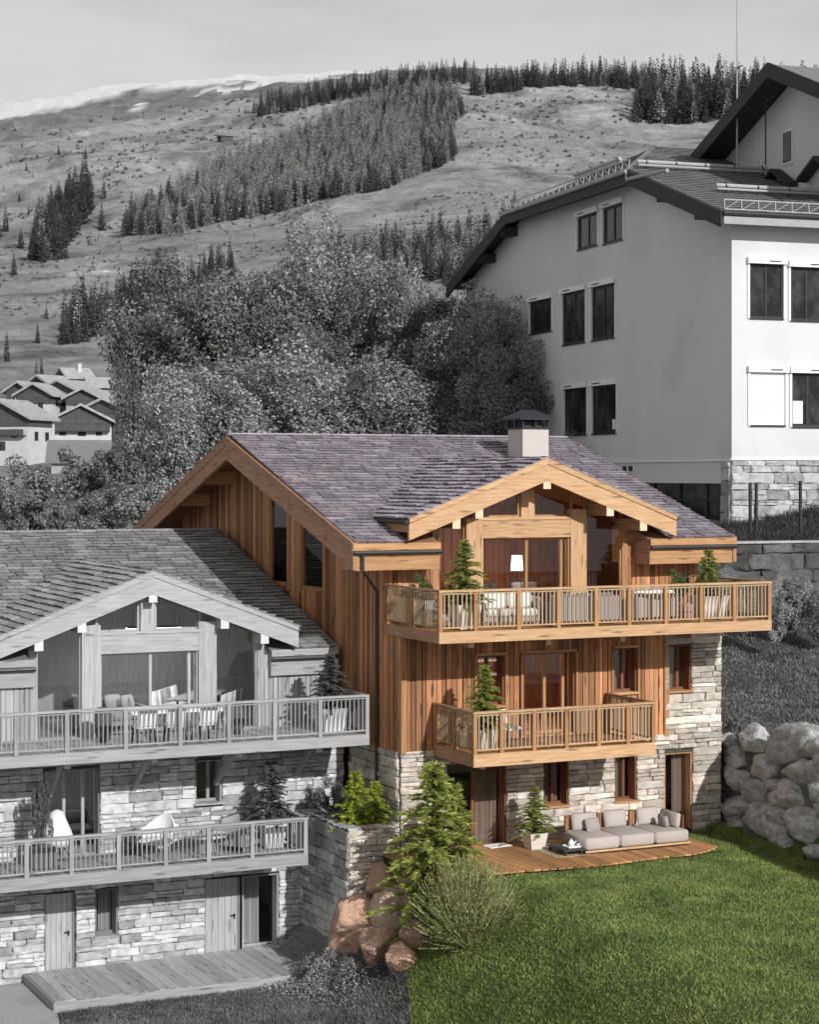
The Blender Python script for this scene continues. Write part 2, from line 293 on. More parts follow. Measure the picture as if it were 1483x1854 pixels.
def glow(name,col,s):
    m=bpy.data.materials.new(name); m.use_nodes=True; b=m.node_tree.nodes['Principled BSDF']; b.inputs['Base Color'].default_value=(*col,1); b.inputs['Emission Color'].default_value=(*col,1); b.inputs['Emission Strength'].default_value=s; return m
M['fill_warm']=glow('fill_glow_warm',(1.0,0.82,0.62),14.0); M['fill_white']=glow('fill_glow_white',(1,1,1),14.0)  # glow of the added lamps that brighten the rooms
M['shade_lit']=glow('lit_lamp_shade',(1.0,0.85,0.68),1.6)
# ================================================================== GROUND
GO=np.array([-9.9,3.3,-2.95])         # grey chalet origin
BK=atD(1325,830,76); BK_yaw=math.radians(-6.41)   # white building corner
BR=np.array([math.cos(BK_yaw),math.sin(BK_yaw)]); BL=np.array([-BR[1],BR[0]])
def sst(a,b,x): t=np.clip((x-a)/(b-a),0,1); return t*t*(3-2*t)
def vnoise(x,y,seed=0):
    xi=np.floor(x).astype(np.int64); yi=np.floor(y).astype(np.int64); fx=x-xi; fy=y-yi
    def h(a,b):
        n=(a*374761393+b*668265263+seed*1442695041)&0xffffffff; n=((n^(n>>13))*1274126177)&0xffffffff; return ((n^(n>>16))&0xffff)/65535.0
    u=fx*fx*(3-2*fx); v=fy*fy*(3-2*fy)
    return (h(xi,yi)*(1-u)+h(xi+1,yi)*u)*(1-v)+(h(xi,yi+1)*(1-u)+h(xi+1,yi+1)*u)*v
def fbm(x,y,o=5,seed=0):
    r=0;a=0.5;f=1.0
    for i in range(o): r=r+a*(vnoise(x*f,y*f,seed+i)-0.5); a*=0.5; f*=2.03
    return r
def wallX(Y): return np.where(Y<0,9.83+0.177*Y,9.86)
def znear(X,Y):
    X=np.asarray(X,float); Y=np.asarray(Y,float)
    low=-2.95+2.95*sst(-3.3,1.7,X+0.12*np.clip(-Y-3,0,20))
    low=low-0.04+0.05*fbm(X*0.5,Y*0.5,3,5)
    low=np.where((X>-0.4)&(Y>-0.1)&(X<9.8)&(Y<19.5),-0.12,low)
    low=np.where((X<-0.4)&(Y>3.2)&(Y<23),-3.1,low)
    s=(X-BK[0])*BL[0]+(Y-BK[1])*BL[1]
    up=2.6+0.2*np.clip(Y,0,60)+0.15*fbm(X*0.4,Y*0.4,3,9)
    up=np.where(Y>13,2.6+0.2*13+0.1*(Y-13),up)
    up2=7.35+0.1*(s+5.8)+0.35*fbm(X*0.3,Y*0.3,4,3)+0.5*sst(22,27,X)*sst(-5.6,-3.5,s)
    up=up+(up2-up)*sst(-5.75,-5.45,s)*sst(10,12,X)
    r=sst(0.05,0.75,X-wallX(Y))
    z=low+(up-low)*r
    beh=4.0+0*X
    z=z+(beh-z)*sst(21,34,Y)*(1-sst(9,16,X))
    return z
# hillside table: photo rows of the slope at chosen distances
TXc=np.array([-700,-150,0,100,200,330,400,450,500,600,700,800,900,1000,1200,1483,1650,2200],float)
TDc=np.array([130,250,330,450,600,800,1000,1250,1500,1700,1850,2100,2600,3000,3400,5500],float)
TY=np.array([
[1020,1020,1020,1015,1010,1003,1000,990,980,960,940,930,915,900,885,880,880,880],
[ 890, 890, 890, 888, 885, 882, 880,875,870,860,850,840,820,800,780,770,770,770],
[ 835, 835, 832, 830, 828, 826, 825,820,815,800,785,770,750,730,710,700,700,700],
[ 705, 700, 694, 690, 688, 684, 680,674,668,650,635,620,605,590,570,560,560,560],
[ 620, 620, 610, 605, 598, 580, 562,556,550,540,525,510,495,480,470,470,470,470],
[ 530, 530, 520, 512, 500, 488, 480,472,464,445,432,420,405,390,380,370,370,370],
[ 460, 460, 450, 446, 440, 425, 415,405,392,368,342,316,308,310,320,300,300,300],
[ 390, 385, 370, 362, 352, 338, 330,322,312,290,262,242,238,240,250,240,240,240],
[ 325, 320, 306, 295, 278, 258, 246,240,234,218,198,185,182,186,200,205,205,205],
[ 300, 300, 284, 268, 243, 224, 212,207,204,186,166,158,153,154,174,192,192,190],
[ 308, 306, 290, 275, 252, 233, 218,213,208,184,160,148,145,149,170,186,186,184],
[ 280, 272, 258, 250, 240, 220, 205,200,195,172,158,150,150,162,185,200,200,200],
[ 232, 226, 214, 203, 190, 175, 165,162,158,150,142,140,145,160,190,210,210,210],
[ 215, 209, 199, 181, 160, 150, 143,140,138,131,133,131,138,160,195,215,215,215],
[ 222, 216, 207, 190, 170, 160, 153,150,148,141,143,141,150,170,205,225,225,225],
[ 420, 420, 420, 420, 420, 420, 420,420,420,420,420,420,420,420,420,420,420,420]],float)
NA,ND=620,560
ax=np.linspace(-900,2400,NA); dl=np.exp(np.linspace(math.log(16),math.log(5500),ND))
AX,DD=np.meshgrid(ax,dl,indexing='ij')
def tab(x,d):
    fx=np.interp(x,TXc,np.arange(len(TXc))); fd=np.interp(np.log(d),np.log(TDc),np.arange(len(TDc)))
    i=np.clip(np.floor(fx).astype(int),0,len(TXc)-2); j=np.clip(np.floor(fd).astype(int),0,len(TDc)-2); u=fx-i; v=fd-j
    return (TY[j,i]*(1-u)+TY[j,i+1]*u)*(1-v)+(TY[j+1,i]*(1-u)+TY[j+1,i+1]*u)*v
YY=tab(AX,DD); ZF=CAM[2]-(YY-PY0)/FPX*DD
for _ in range(5):
    for axs,n in ((0,3),(1,4)):
        K=np.ones(2*n+1)/(2*n+1); P=np.pad(ZF,[(n,n) if a==axs else (0,0) for a in range(2)],mode='edge')
        ZF=np.apply_along_axis(lambda r:np.convolve(r,K,'valid'),axs,P)
GX=CAM[0]+DD*(Fv[0]+(AX-PX0)/FPX*Rv[0]); GY=CAM[1]+DD*(Fv[1]+(AX-PX0)/FPX*Rv[1])
rel=np.clip((DD-200)/1200,0,1)
gul=fbm(GX/160+0.6*GY/160,GY/420,5,21)+0.5*np.abs(fbm(GX/70,GY/130,4,31))
ZF=ZF+rel*(46*gul+11*fbm(GX/45,GY/30,5,41))*np.where(DD>2300,0.8,1)
far=sst(2300,2700,DD); ZF=ZF+far*(16*np.abs(fbm(GX/220,GY/220,5,51))-5)
ZN=znear(GX,GY)-0.07
bl=sst(math.log(84),math.log(135),np.log(DD))
GZ=ZN*(1-bl)+ZF*bl
def hit(x,y,dmin=150,dmax=3300):
    """first place beyond dmin where the hillside reaches photo row y in column x -> (X,Y,Z,distance)"""
    f=(x-ax[0])/(ax[1]-ax[0]); i=int(np.clip(f,0,NA-2)); u=f-i
    z=GZ[i]*(1-u)+GZ[i+1]*u; rows=PY0-FPX*(z-CAM[2])/dl
    for j in range(np.searchsorted(dl,dmin),ND-1):
        if dl[j]>dmax: break
        if rows[j]<=y:
            a,b=rows[j-1],rows[j]; t=0 if a==b else (a-y)/(a-b); t=min(max(t,0),1); D=dl[j-1]+(dl[j]-dl[j-1])*t; Z=z[j-1]+(z[j]-z[j-1])*t
            p=CAM+D*(Fv+(x-PX0)/FPX*Rv); return p[0],p[1],Z,D
    return None
def zfar(x,D):
    f=(x-ax[0])/(ax[1]-ax[0]); i=int(np.clip(f,0,NA-2)); u=f-i
    z=GZ[i]*(1-u)+GZ[i+1]*u; return float(np.interp(D,dl,z))
idx=np.arange(NA*ND).reshape(NA,ND)
Q=np.stack([idx[:-1,:-1].ravel(),idx[1:,:-1].ravel(),idx[1:,1:].ravel(),idx[:-1,1:].ravel()],1)
me=npmesh('hillside',np.stack([GX.ravel(),GY.ravel(),GZ.ravel()],1),Q,True)
rowp=PY0-FPX*(GZ-CAM[2])/DD
# what grows or lies on the slope, with darkened folds (kept as attributes of the ground itself)
skyrow=np.where(DD>2300,rowp,9999).min(axis=1)[:,None]; below=rowp-skyrow
wS=np.interp(AX,[-700,0,200,262,330,700,2200],[30,29,25,9,13,11,10])
snow=sst(3,-3,below-wS+16*fbm(GX/70,GY/70,6,61))*sst(2300,2400,DD)
st_=sst(0.02,0.10,fbm((GX*0.9+GY*0.3)/90,(GY-GX*0.3)/26,6,71))*sst(2250,2400,DD)*sst(8,16,below)*sst(62,48,below)*(np.exp(-((AX-425)/85)**2)+np.exp(-((AX-235)/35)**2)*0.9)
snow=np.clip(np.maximum(snow,sst(0.25,0.6,st_)),0,1)
meadow=sst(-0.12,0.14,fbm(GX/90,GY/90,5,81)+0.12)*np.where(DD<1900,1,0.1)
scrub=np.clip(sst(0.05,0.2,fbm(GX/28,GY/28,5,91))*sst(200,500,DD)+0.6*sst(1950,2200,DD)+0.9*sst(-0.02,-0.2,gul)*sst(300,600,DD),0,1)  # scrub patches, plus darkening put into the gully colour to strengthen fold relief
for nm,a in (('snow',snow),('meadow',meadow),('scrub',scrub)):
    at=me.attributes.new(nm,'FLOAT','POINT'); at.data.foreach_set('value',np.ascontiguousarray(a.ravel(),np.float32))
mt=bpy.data.materials.new('hillside'); mt.use_nodes=True; T=mt.node_tree; N=T.nodes; Lk=T.links; b=N['Principled BSDF']; b.inputs['Roughness'].default_value=1.0; b.inputs['Specular IOR Level'].default_value=0.05
def attr(n): a=N.new('ShaderNodeAttribute'); a.attribute_name=n; return a.outputs['Fac']
def mixc(f,A,B):
    m=N.new('ShaderNodeMix'); m.data_type='RGBA'; Lk.new(f,m.inputs['Factor'])
    for s,v in (('A',A),('B',B)):
        if isinstance(v,float): m.inputs[s].default_value=(v,v,v,1)
        else: Lk.new(v,m.inputs[s])
    return m.outputs['Result']
def noise(scale,vec=None,det=8,ro=0.62,a=0.3,bb=0.7):
    n=N.new('ShaderNodeTexNoise'); n.inputs['Scale'].default_value=scale; n.inputs['Detail'].default_value=det; n.inputs['Roughness'].default_value=ro
    Lk.new(vec,n.inputs['Vector']); r=N.new('ShaderNodeMapRange'); r.inputs['From Min'].default_value=a; r.inputs['From Max'].default_value=bb; Lk.new(n.outputs['Fac'],r.inputs['Value']); return r.outputs[0]
ge=N.new('ShaderNodeNewGeometry'); mp2=N.new('ShaderNodeMapping'); mp2.inputs['Rotation'].default_value=(0,0,0.5); mp2.inputs['Scale'].default_value=(1,0.35,1.6); Lk.new(ge.outputs['Position'],mp2.inputs['Vector'])
P=ge.outputs['Position']; PV=mp2.outputs[0]
nA=noise(0.075,PV,10,0.76,0.34,0.66); nB=noise(0.35,P,6,0.7,0.35,0.65); nC=noise(0.012,P,8,0.65)
grassc=mixc(nA,0.22,0.85); grassd=mixc(nA,0.08,0.52); base=mixc(attr('meadow'),grassd,grassc)
base=mixc(nC,base,mixc(nB,0.22,0.58))
mm=N.new('ShaderNodeMath'); mm.operation='MULTIPLY'; Lk.new(attr('scrub'),mm.inputs[0]); Lk.new(nB,mm.inputs[1]); base=mixc(mm.outputs[0],base,0.07)
base=mixc(attr('snow'),base,0.88)
Lk.new(base,b.inputs['Base Color'])
bp=N.new('ShaderNodeBump'); bp.inputs['Strength'].default_value=1.0; bp.inputs['Distance'].default_value=3.0; Lk.new(nA,bp.inputs['Height']); Lk.new(bp.outputs[0],b.inputs['Normal'])
setp(link('ground',me,None,mt),kind='structure')
n=96; rr_=[0,60,300,900,2000,4500]; V=[];Q=[]
for r_ in rr_[1:]:
    for k in range(n): V.append((CAM[0]+r_*math.cos(2*math.pi*k/n),CAM[1]+r_*math.sin(2*math.pi*k/n),-7.0-0.002*r_))
for i in range(len(rr_)-2):
    for k in range(n): Q.append((i*n+k,i*n+(k+1)%n,(i+1)*n+(k+1)%n,(i+1)*n+k))
vf=MB(); vf.add(V,Q+[tuple(range(n-1,-1,-1))]); fixn(setp(vf.build('unseen_valley_floor',material('pale_bounce_ground',g(0.40),g(0.28),nscale=0.03,detail=8,rough=1.0)),kind='structure').data)  # unseen ground, added for glass reflections and paled to bounce light under eaves
# ------------------------------------------------------------------ lawns, gravel
SHEETS={}
def patch(name,poly,mat,lift,n=40):
    """four-cornered sheet that follows the ground"""
    A,B,Cc,Dd=[np.array(p,float) for p in poly]; u,v=np.meshgrid(np.linspace(0,1,n),np.linspace(0,1,n),indexing='ij'); u=u[...,None]; v=v[...,None]
    P=(A*(1-u)+B*u)*(1-v)+(Dd*(1-u)+Cc*u)*v; X,Y=P[...,0],P[...,1]; Z=znear(X,Y)+lift
    i=np.arange(n*n).reshape(n,n); Q=np.stack([i[:-1,:-1].ravel(),i[1:,:-1].ravel(),i[1:,1:].ravel(),i[:-1,1:].ravel()],1)
    SHEETS.setdefault(name,[mat,'structure',True,[],[]]); SHEETS[name][3].append(np.stack([X.ravel(),Y.ravel(),Z.ravel()],1)); SHEETS[name][4].append(Q)
def blades(name,poly,n,mat,h=(0.035,0.085),w=0.026,tuft=1.0,excl=None,lift=0.0):
    A,B,Cc,Dd=[np.array(p,float) for p in poly]; u=RNG.random((n,1)); v=RNG.random((n,1))
    P=(A*(1-u)+B*u)*(1-v)+(Dd*(1-u)+Cc*u)*v; X,Y=P[:,0],P[:,1]
    if excl is not None: k=~excl(X,Y); X,Y=X[k],Y[k]
    m=len(X); Z=znear(X,Y)+lift; H=(h[0]+(h[1]-h[0])*RNG.random(m))*(1+1.6*np.clip(fbm(X*0.9,Y*0.9,3,77),-0.3,0.5))
    a=RNG.random(m)*2*math.pi; lean=RNG.normal(0,0.5,(m,2))*H[:,None]; ww=w*(0.6+0.8*RNG.random(m))
    V=np.empty((m,3,3)); V[:,0]=np.stack([X-np.cos(a)*ww/2,Y-np.sin(a)*ww/2,Z],1); V[:,1]=np.stack([X+np.cos(a)*ww/2,Y+np.sin(a)*ww/2,Z],1); V[:,2]=np.stack([X+lean[:,0],Y+lean[:,1],Z+H],1)
    SHEETS.setdefault(name,[mat,'stuff',False,[],[]]); SHEETS[name][3].append(V.reshape(-1,3)); SHEETS[name][4].append(np.arange(3*m).reshape(m,3))
gL=[(-2.05,-4.75),(10.2,-4.0),(10.0,-20),(-5.8,-15.5)]
pB=(-3.6,-8.4)   # the colour edge follows one straight line over the lawn
green=[(-1.55,-3.55),(-1.55,0.0),(9.95,0.0),(9.3,-3.55)]
def onground(x,y):
    d=34.0
    while d<70:
        q=atD(x,y,d)
        if q[2]<float(znear(q[0],q[1])): break
        d+=.05
    return q[0],q[1]
EP=[onground(x,y) for x,y in ((736,1752),(738,1775),(740,1800),(742,1828),(744,1856),(746,1885))]; 
E0=EP[0]
strips=[([EP[i],(9.4,EP[i][1]),(9.4-.2,EP[i+1][1]),EP[i+1]],[(-12.5,EP[i][1]),EP[i],EP[i+1],(-13.0,EP[i+1][1])]) for i in range(len(EP)-1)]
strips.append(([EP[-1],(9.2,EP[-1][1]),(8.0,-22.0),(-10.0,-22.0)],None))
greenB=[E0,(-1.2,-0.3),(9.7,-0.3),(9.4,E0[1])]
ded=lambda X,Y:(X>-0.6)&(X<7.75-0.25*np.sin(Y*2))&(Y>-3.45+0.12*np.sin(X*1.7))&(Y<0)
patch('lawn_green',greenB,M['grass_soil'],-0.02); blades('grass_green',greenB,40000,M['grass'],excl=ded)
greyA=[(-9.0,0.1),(-1.6,0.1),E0,(-9.6,E0[1])]
patch('lawn_grey',greyA,M['g_soil'],-0.02); blades('grass_grey',greyA,30000,M['g_grass'])
for gq,hq in strips:
    ln=abs(gq[0][1]-gq[3][1])
    patch('lawn_green',gq,M['grass_soil'],-0.02,24); blades('grass_green',gq,int(min(17000*ln,150000)),M['grass'])
    if hq is None: continue
    hx=lambda q:-9.0-.2*(-q-.1)   # edge of the gravel yard
    hq=[(hx(hq[0][1]),hq[0][1]),hq[1],hq[2],(hx(hq[3][1]),hq[3][1])]
    patch('lawn_grey',hq,M['g_soil'],-0.02,24); blades('grass_grey',hq,int(8000*ln),M['g_grass'])
blades('grass_green',[(9.75,-.2),(8.75,-6.2),(8.2,-6.2),(9.3,-.2)],5000,M['grass'],h=(.08,.26),w=.03)
blades('grass_green',[(-1.2,-3.2),(-.1,-4.0),(.2,-1.0),(-1.2,-.3)],5000,M['grass'],h=(.06,.28),w=.03)
patch('gravel_yard',[(-20,3.3),(-8.95,3.3),(-9.0,0.1),(-20,0.1)],M['gravel'],-0.015); patch('gravel_yard',[(-20,0.1),(-9.0,0.1),(-10.6,-8),(-20,-8)],M['gravel'],-0.015)
upA=[(10.6,-6.5),(22,-6.5),(30,10.5),(9.9,13)]
wq=lambda t,s:(BK[0]+t*BR[0]+s*BL[0],BK[1]+t*BR[1]+s*BL[1])
bank=[wq(-2.5,-5.2),wq(12,-5.2),wq(12,-.2),wq(-2.5,-.2)]
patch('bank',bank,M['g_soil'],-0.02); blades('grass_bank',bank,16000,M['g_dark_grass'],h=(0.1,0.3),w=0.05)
patch('lawn_upper',upA,M['g_soil'],-0.02); blades('grass_upper',upA,70000,M['g_grass'],h=(0.05,0.12),w=0.04,excl=lambda X,Y:X<wallX(Y)+0.6)

for nm_,(mat_,kd,sm_,Vs,Qs) in SHEETS.items():
    o_=0; QQ=[]
    for v_,q_ in zip(Vs,Qs): QQ.append(q_+o_); o_+=len(v_)
    setp(link(nm_,npmesh(nm_,np.concatenate(Vs),np.concatenate(QQ),sm_),None,mat_),kind=kd)
# ================================================================== PIECES
def unit_box(name,jit=0.0,seed=0):
    r=random.Random(seed); mb=MB(); mb.box(-.5,.5,-.5,.5,-.5,.5)
    mb.v=[tuple(c+r.uniform(-jit,jit) for c in v) for v in mb.v]; return mb.mesh(name)
def unit_stone(name,seed):
    r=random.Random(seed); j=lambda a:r.uniform(-a,a)
    out=[(-.5,-.5),(-.12,-.5),(.25,-.5),(.5,-.5),(.5,0.05),(.5,.5),(.2,.5),(-.2,.5),(-.5,.5),(-.5,-.05)]
    o=[(x+j(.028),z+j(.07)) for x,z in out]; inn=[(x*.90+j(.02),z*.80+j(.05)) for x,z in o]; n=len(o)
    V=[(x,.5,z) for x,z in o]+[(x,-.28+j(.1),z) for x,z in o]+[(x,-.5+j(.14),z) for x,z in inn]+[(j(.15),-.55+j(.1),j(.12))]
    Fs=[]
    for i in range(n):
        k=(i+1)%n; Fs+=[(i,k,n+k,n+i),(n+i,n+k,2*n+k,2*n+i),(2*n+i,2*n+k,3*n)]
    me=bpy.data.meshes.new(name); me.from_pydata(V,[],Fs); me.update(); return fixn(me)
def unit_shingle(name,seed):
    r=random.Random(seed); V=[]; n=6; j=lambda a:r.uniform(-a,a)
    for k in range(n+1):
        x=-.5+k/n; e=j(.06) if 0<k<n else j(.03)
        V+=[(x,-.5+e+.13,0),(x,-.5+e,1.0+j(.12)),(x,.5,.30)]
    F=[]
    for k in range(n):
        a=3*k; c=a+3; F+=[(a,c,c+1,a+1),(a+1,c+1,c+2,a+2)]
    F+=[(0,1,2),(3*n,3*n+2,3*n+1)]
    me=bpy.data.meshes.new(name); me.from_pydata(V,[],F); me.update(); return me
BOX=[unit_box('board_piece',0.012,s) for s in range(4)]; BOX0=unit_box('square_piece')
STONE=[unit_stone('stone_piece',s) for s in range(14)]
SHING=[unit_shingle('shingle_piece',s) for s in range(6)]
def join(name,items,mat,parent,kind='stuff'):
    """items: (mesh, matrix) joined into one part"""
    V=[];F=[];b=0
    for me,mx in items:
        co=np.array([v.co for v in me.vertices]); m=np.array(mx); co=co@m[:3,:3].T+m[:3,3]; V.append(co)
        F+=[[i+b for i in p.vertices] for p in me.polygons]; b+=len(co)
    me=bpy.data.meshes.new(name); me.from_pydata(np.concatenate(V).tolist(),[],F); me.update()
    return setp(link(name,me,parent,mat),kind=kind)
def place(name,items,mat,parent,origin,limit=300,restname=None):
    """items: (mesh, matrix, size). The ones that show largest become parts of their own, the rest one part"""
    o=np.array(origin); sc=[]
    for k,(me,mx,size) in enumerate(items):
        p=np.array(mx.translation)+o; x,y,d=proj(p); vis=(-15<x<1498 and -15<y<1870); sc.append((-(size/d/d) if vis else 1.0,k))
    sc.sort(); keep=[k for v,k in sc[:limit] if v<0]; ks=set(keep); rest=[(items[k][0],items[k][1]) for k in range(len(items)) if k not in ks]
    for k in keep:
        me,mx,_=items[k]; l,q,s=mx.decompose(); ob=link(name,me,parent,mat); ob.matrix_basis=mx
    if rest: join((restname or name),rest,mat,parent)
def sub_intervals(a,b,cuts):
    segs=[(a,b)]
    for c,d in cuts:
        n=[]
        for s,e in segs:
            if d<=s or c>=e: n.append((s,e))
            else:
                if c>s: n.append((s,c))
                if d<e: n.append((d,e))
        segs=n
    return segs
def wall_sheet(name,axis,pos,u0,u1,v0,v1,ops,thick,mat,parent,top=None):
    """wall with openings; axis 'y' faces -Y (u = X), axis 'x' faces -X (u = Y)"""
    us=sorted({u0,u1,*[max(u0,min(u1,t)) for o in ops for t in o[:2]]}); vs=sorted({v0,v1,*[max(v0,min(v1,t)) for o in ops for t in o[2:]]})
    mb=MB(); P=(lambda u,v,t:(u,pos+t,v)) if axis=='y' else (lambda u,v,t:(pos+t,u,v))
    for i in range(len(us)-1):
        for j in range(len(vs)-1):
            cu,cv=(us[i]+us[i+1])/2,(vs[j]+vs[j+1])/2
            if any(o[0]<cu<o[1] and o[2]<cv<o[3] for o in ops): continue
            for t in (0,thick): mb.add([P(us[i],vs[j],t),P(us[i+1],vs[j],t),P(us[i+1],vs[j+1],t),P(us[i],vs[j+1],t)],[(0,1,2,3)])
    for a,b,c,d in list(ops)+[(u0,u1,v0,v1)]:
        for (p,q) in (((a,c),(b,c)),((b,c),(b,d)),((b,d),(a,d)),((a,d),(a,c))):
            mb.add([P(*p,0),P(*q,0),P(*q,thick),P(*p,thick)],[(0,1,2,3)])
    return mb.build(name,mat,parent)
def stone_items(axis,pos,u0,u1,v0,v1,ops,seed,hr=(0.10,0.24),lr=(0.28,0.95),flip=1,depth=0.11):
    r=random.Random(seed); out=[]; v=v0
    while v<v1-0.03:
        h=min(r.uniform(*hr),v1-v)
        if v1-(v+h)<0.06: h=v1-v
        cuts=[(o[0],o[1]) for o in ops if o[2]<v+h-0.03 and o[3]>v+0.03]
        for s,e in sub_intervals(u0,u1,cuts):
            u=s
            while u<e-0.02:
                l=min(r.uniform(*lr)*(0.7+1.6*h),e-u)
                if e-(u+l)<0.16: l=e-u
                parts=[(v,h)] if h<0.17 or r.random()<0.6 or l>0.7 else [(v,h*0.52),(v+h*0.52,h*0.48)]
                for vv,hh in parts:
                    dp=depth*r.uniform(0.75,1.5); g=0.010
                    L=Vector((u+l/2,pos-dp*0.25,vv+hh/2)) if axis=='y' else Vector((pos-dp*0.25,u+l/2,vv+hh/2))
                    R=Matrix.Rotation(r.gauss(0,0.012),4,'Y') if axis=='y' else Matrix.Rotation(-math.pi/2,4,'Z')@Matrix.Rotation(r.gauss(0,0.012),4,'Y')
                    S=Matrix.Diagonal((l-g,dp,hh-g*0.9,1)); 
                    fl=Matrix.Rotation(math.pi if r.random()<.5 else 0,4,'Y')
                    out.append((r.choice(STONE),Matrix.Translation(L)@R@S@fl,l*hh))
                u+=l
        v+=h
    return out
def board_items(axis,pos,u0,u1,v0,top,ops,seed,w=(0.11,0.2),proud=0.03):
    r=random.Random(seed); out=[]; u=u0
    while u<u1-0.01:
        l=min(r.uniform(*w),u1-u)
        if u1-(u+l)<0.06: l=u1-u
        v1=top(u+l/2) if callable(top) else top
        cuts=[(o[2],o[3]) for o in ops if o[0]<u+l-0.02 and o[1]>u+0.02]
        pr=proud*r.uniform(0.6,1.7)
        for s,e in sub_intervals(v0,v1,cuts):
            if e-s<0.04: continue
            L=Vector((u+l/2,pos-pr/2,(s+e)/2)) if axis=='y' else Vector((pos-pr/2,u+l/2,(s+e)/2))
            gp=r.uniform(.014,.028); S=Matrix.Diagonal((l-gp,pr,e-s-0.004,1)) if axis=='y' else Matrix.Diagonal((pr,l-gp,e-s-0.004,1))
            out.append((r.choice(BOX),Matrix.Translation(L)@S,l*(e-s)))
        u+=l
    return out
def shingle_items(O,U,Vv,lims,rows,seed,course=0.262,w=(0.28,0.64),thick=0.066):
    """O eave corner, U along the eave, Vv up the slope (unit vectors); lims(row distance) -> list of (a,b) along U"""
    r=random.Random(seed); out=[]; O=Vector(O); U=Vector(U); Vv=Vector(Vv); Nn=U.cross(Vv).normalized()
    B=Matrix((U,Vv,Nn)).transposed().to_4x4()
    for k in range(rows):
        d=(k+0.5)*course
        for a,b in lims(d):
            u=a-r.uniform(0,0.3)
            while u<b-0.02:
                l=r.uniform(*w); s=max(u,a); e=min(u+l,b)
                if e-s>0.03:
                    t=thick*r.uniform(0.75,1.3); L=O+U*((s+e)/2)+Vv*(d+r.uniform(-.022,.022))+Nn*0.012
                    tilt=Matrix.Rotation(r.gauss(0,0.006),4,'Z')
                    out.append((r.choice(SHING),Matrix.Translation(L)@B@tilt@Matrix.Diagonal((e-s-r.uniform(.012,.03),course*1.15,t,1)),(e-s)*course))
                u+=l
    return out
def frame_window(parent,x0,x1,z0,z1,y,depth,fm,gm,axis='y',mull=(),jamb=None,sill=None,name='window',curtain=None,fw=0.07,cm=None,trans=()):
    """window or glazed door set back in a reveal; frame is the part; pane, sill, jamb and curtain are its pieces"""
    P=(lambda mb,a,b,c,d,e,f:mb.box(a,b,y+c,y+d,e,f)) if axis=='y' else (lambda mb,a,b,c,d,e,f:mb.box(y+c,y+d,a,b,e,f))
    mb=MB(); d0,d1=depth,depth+0.08
    P(mb,x0,x0+fw,d0,d1,z0,z1); P(mb,x1-fw,x1,d0,d1,z0,z1); P(mb,x0+fw,x1-fw,d0,d1,z1-fw,z1); P(mb,x0+fw,x1-fw,d0,d1,z0,z0+fw)
    for m in mull: P(mb,m-fw*.55,m+fw*.55,d0-0.012,d1,z0+fw,z1-fw)
    for t in trans: P(mb,x0+fw,x1-fw,d0-0.01,d1,t-fw*.4,t+fw*.4)
    w=mb.build(name,fm,parent)
    mb=MB(); P(mb,x0+fw*.8,x1-fw*.8,d0+0.03,d0+0.045,z0+fw*.8,z1-fw*.8); mb.build('pane',gm,w)
    if jamb is not None:
        jm,jt=jamb
        for a,b in ((x0,x0+jt),(x1-jt,x1)):
            mb=MB(); P(mb,a+0.002,b-0.002,0.02,depth-0.003,z0+0.003,z1-jt*0.6); mb.build('jamb',jm,w)
        mb=MB(); P(mb,x0+0.002,x1-0.002,0.025,depth-0.003,z1-jt*0.6,z1-0.004); mb.build('lintel_board',jm,w)
    if sill is not None:
        mb=MB(); P(mb,x0-0.03,x1+0.03,-0.09,depth-0.004,z0-0.05,z0+0.012); mb.build('sill',sill,w)
    if curtain is not None:
        c0,c1=curtain; n=int((c1-c0)/0.045)+2; V=[];F=[]
        for k in range(n):
            u=c0+(c1-c0)*k/(n-1); t=depth+0.18+0.03*math.sin(k*1.9)+0.012*math.sin(k*.7)
            for z in (z0+0.05,z1-0.05): V.append((u,y+t,z) if axis=='y' else (y+t,u,z))
        F=[(2*k,2*k+2,2*k+3,2*k+1) for k in range(n-1)]
        me=bpy.data.meshes.new('curtain'); me.from_pydata(V,[],F); me.update(); so_=link('curtain',me,w,cm)
    return w
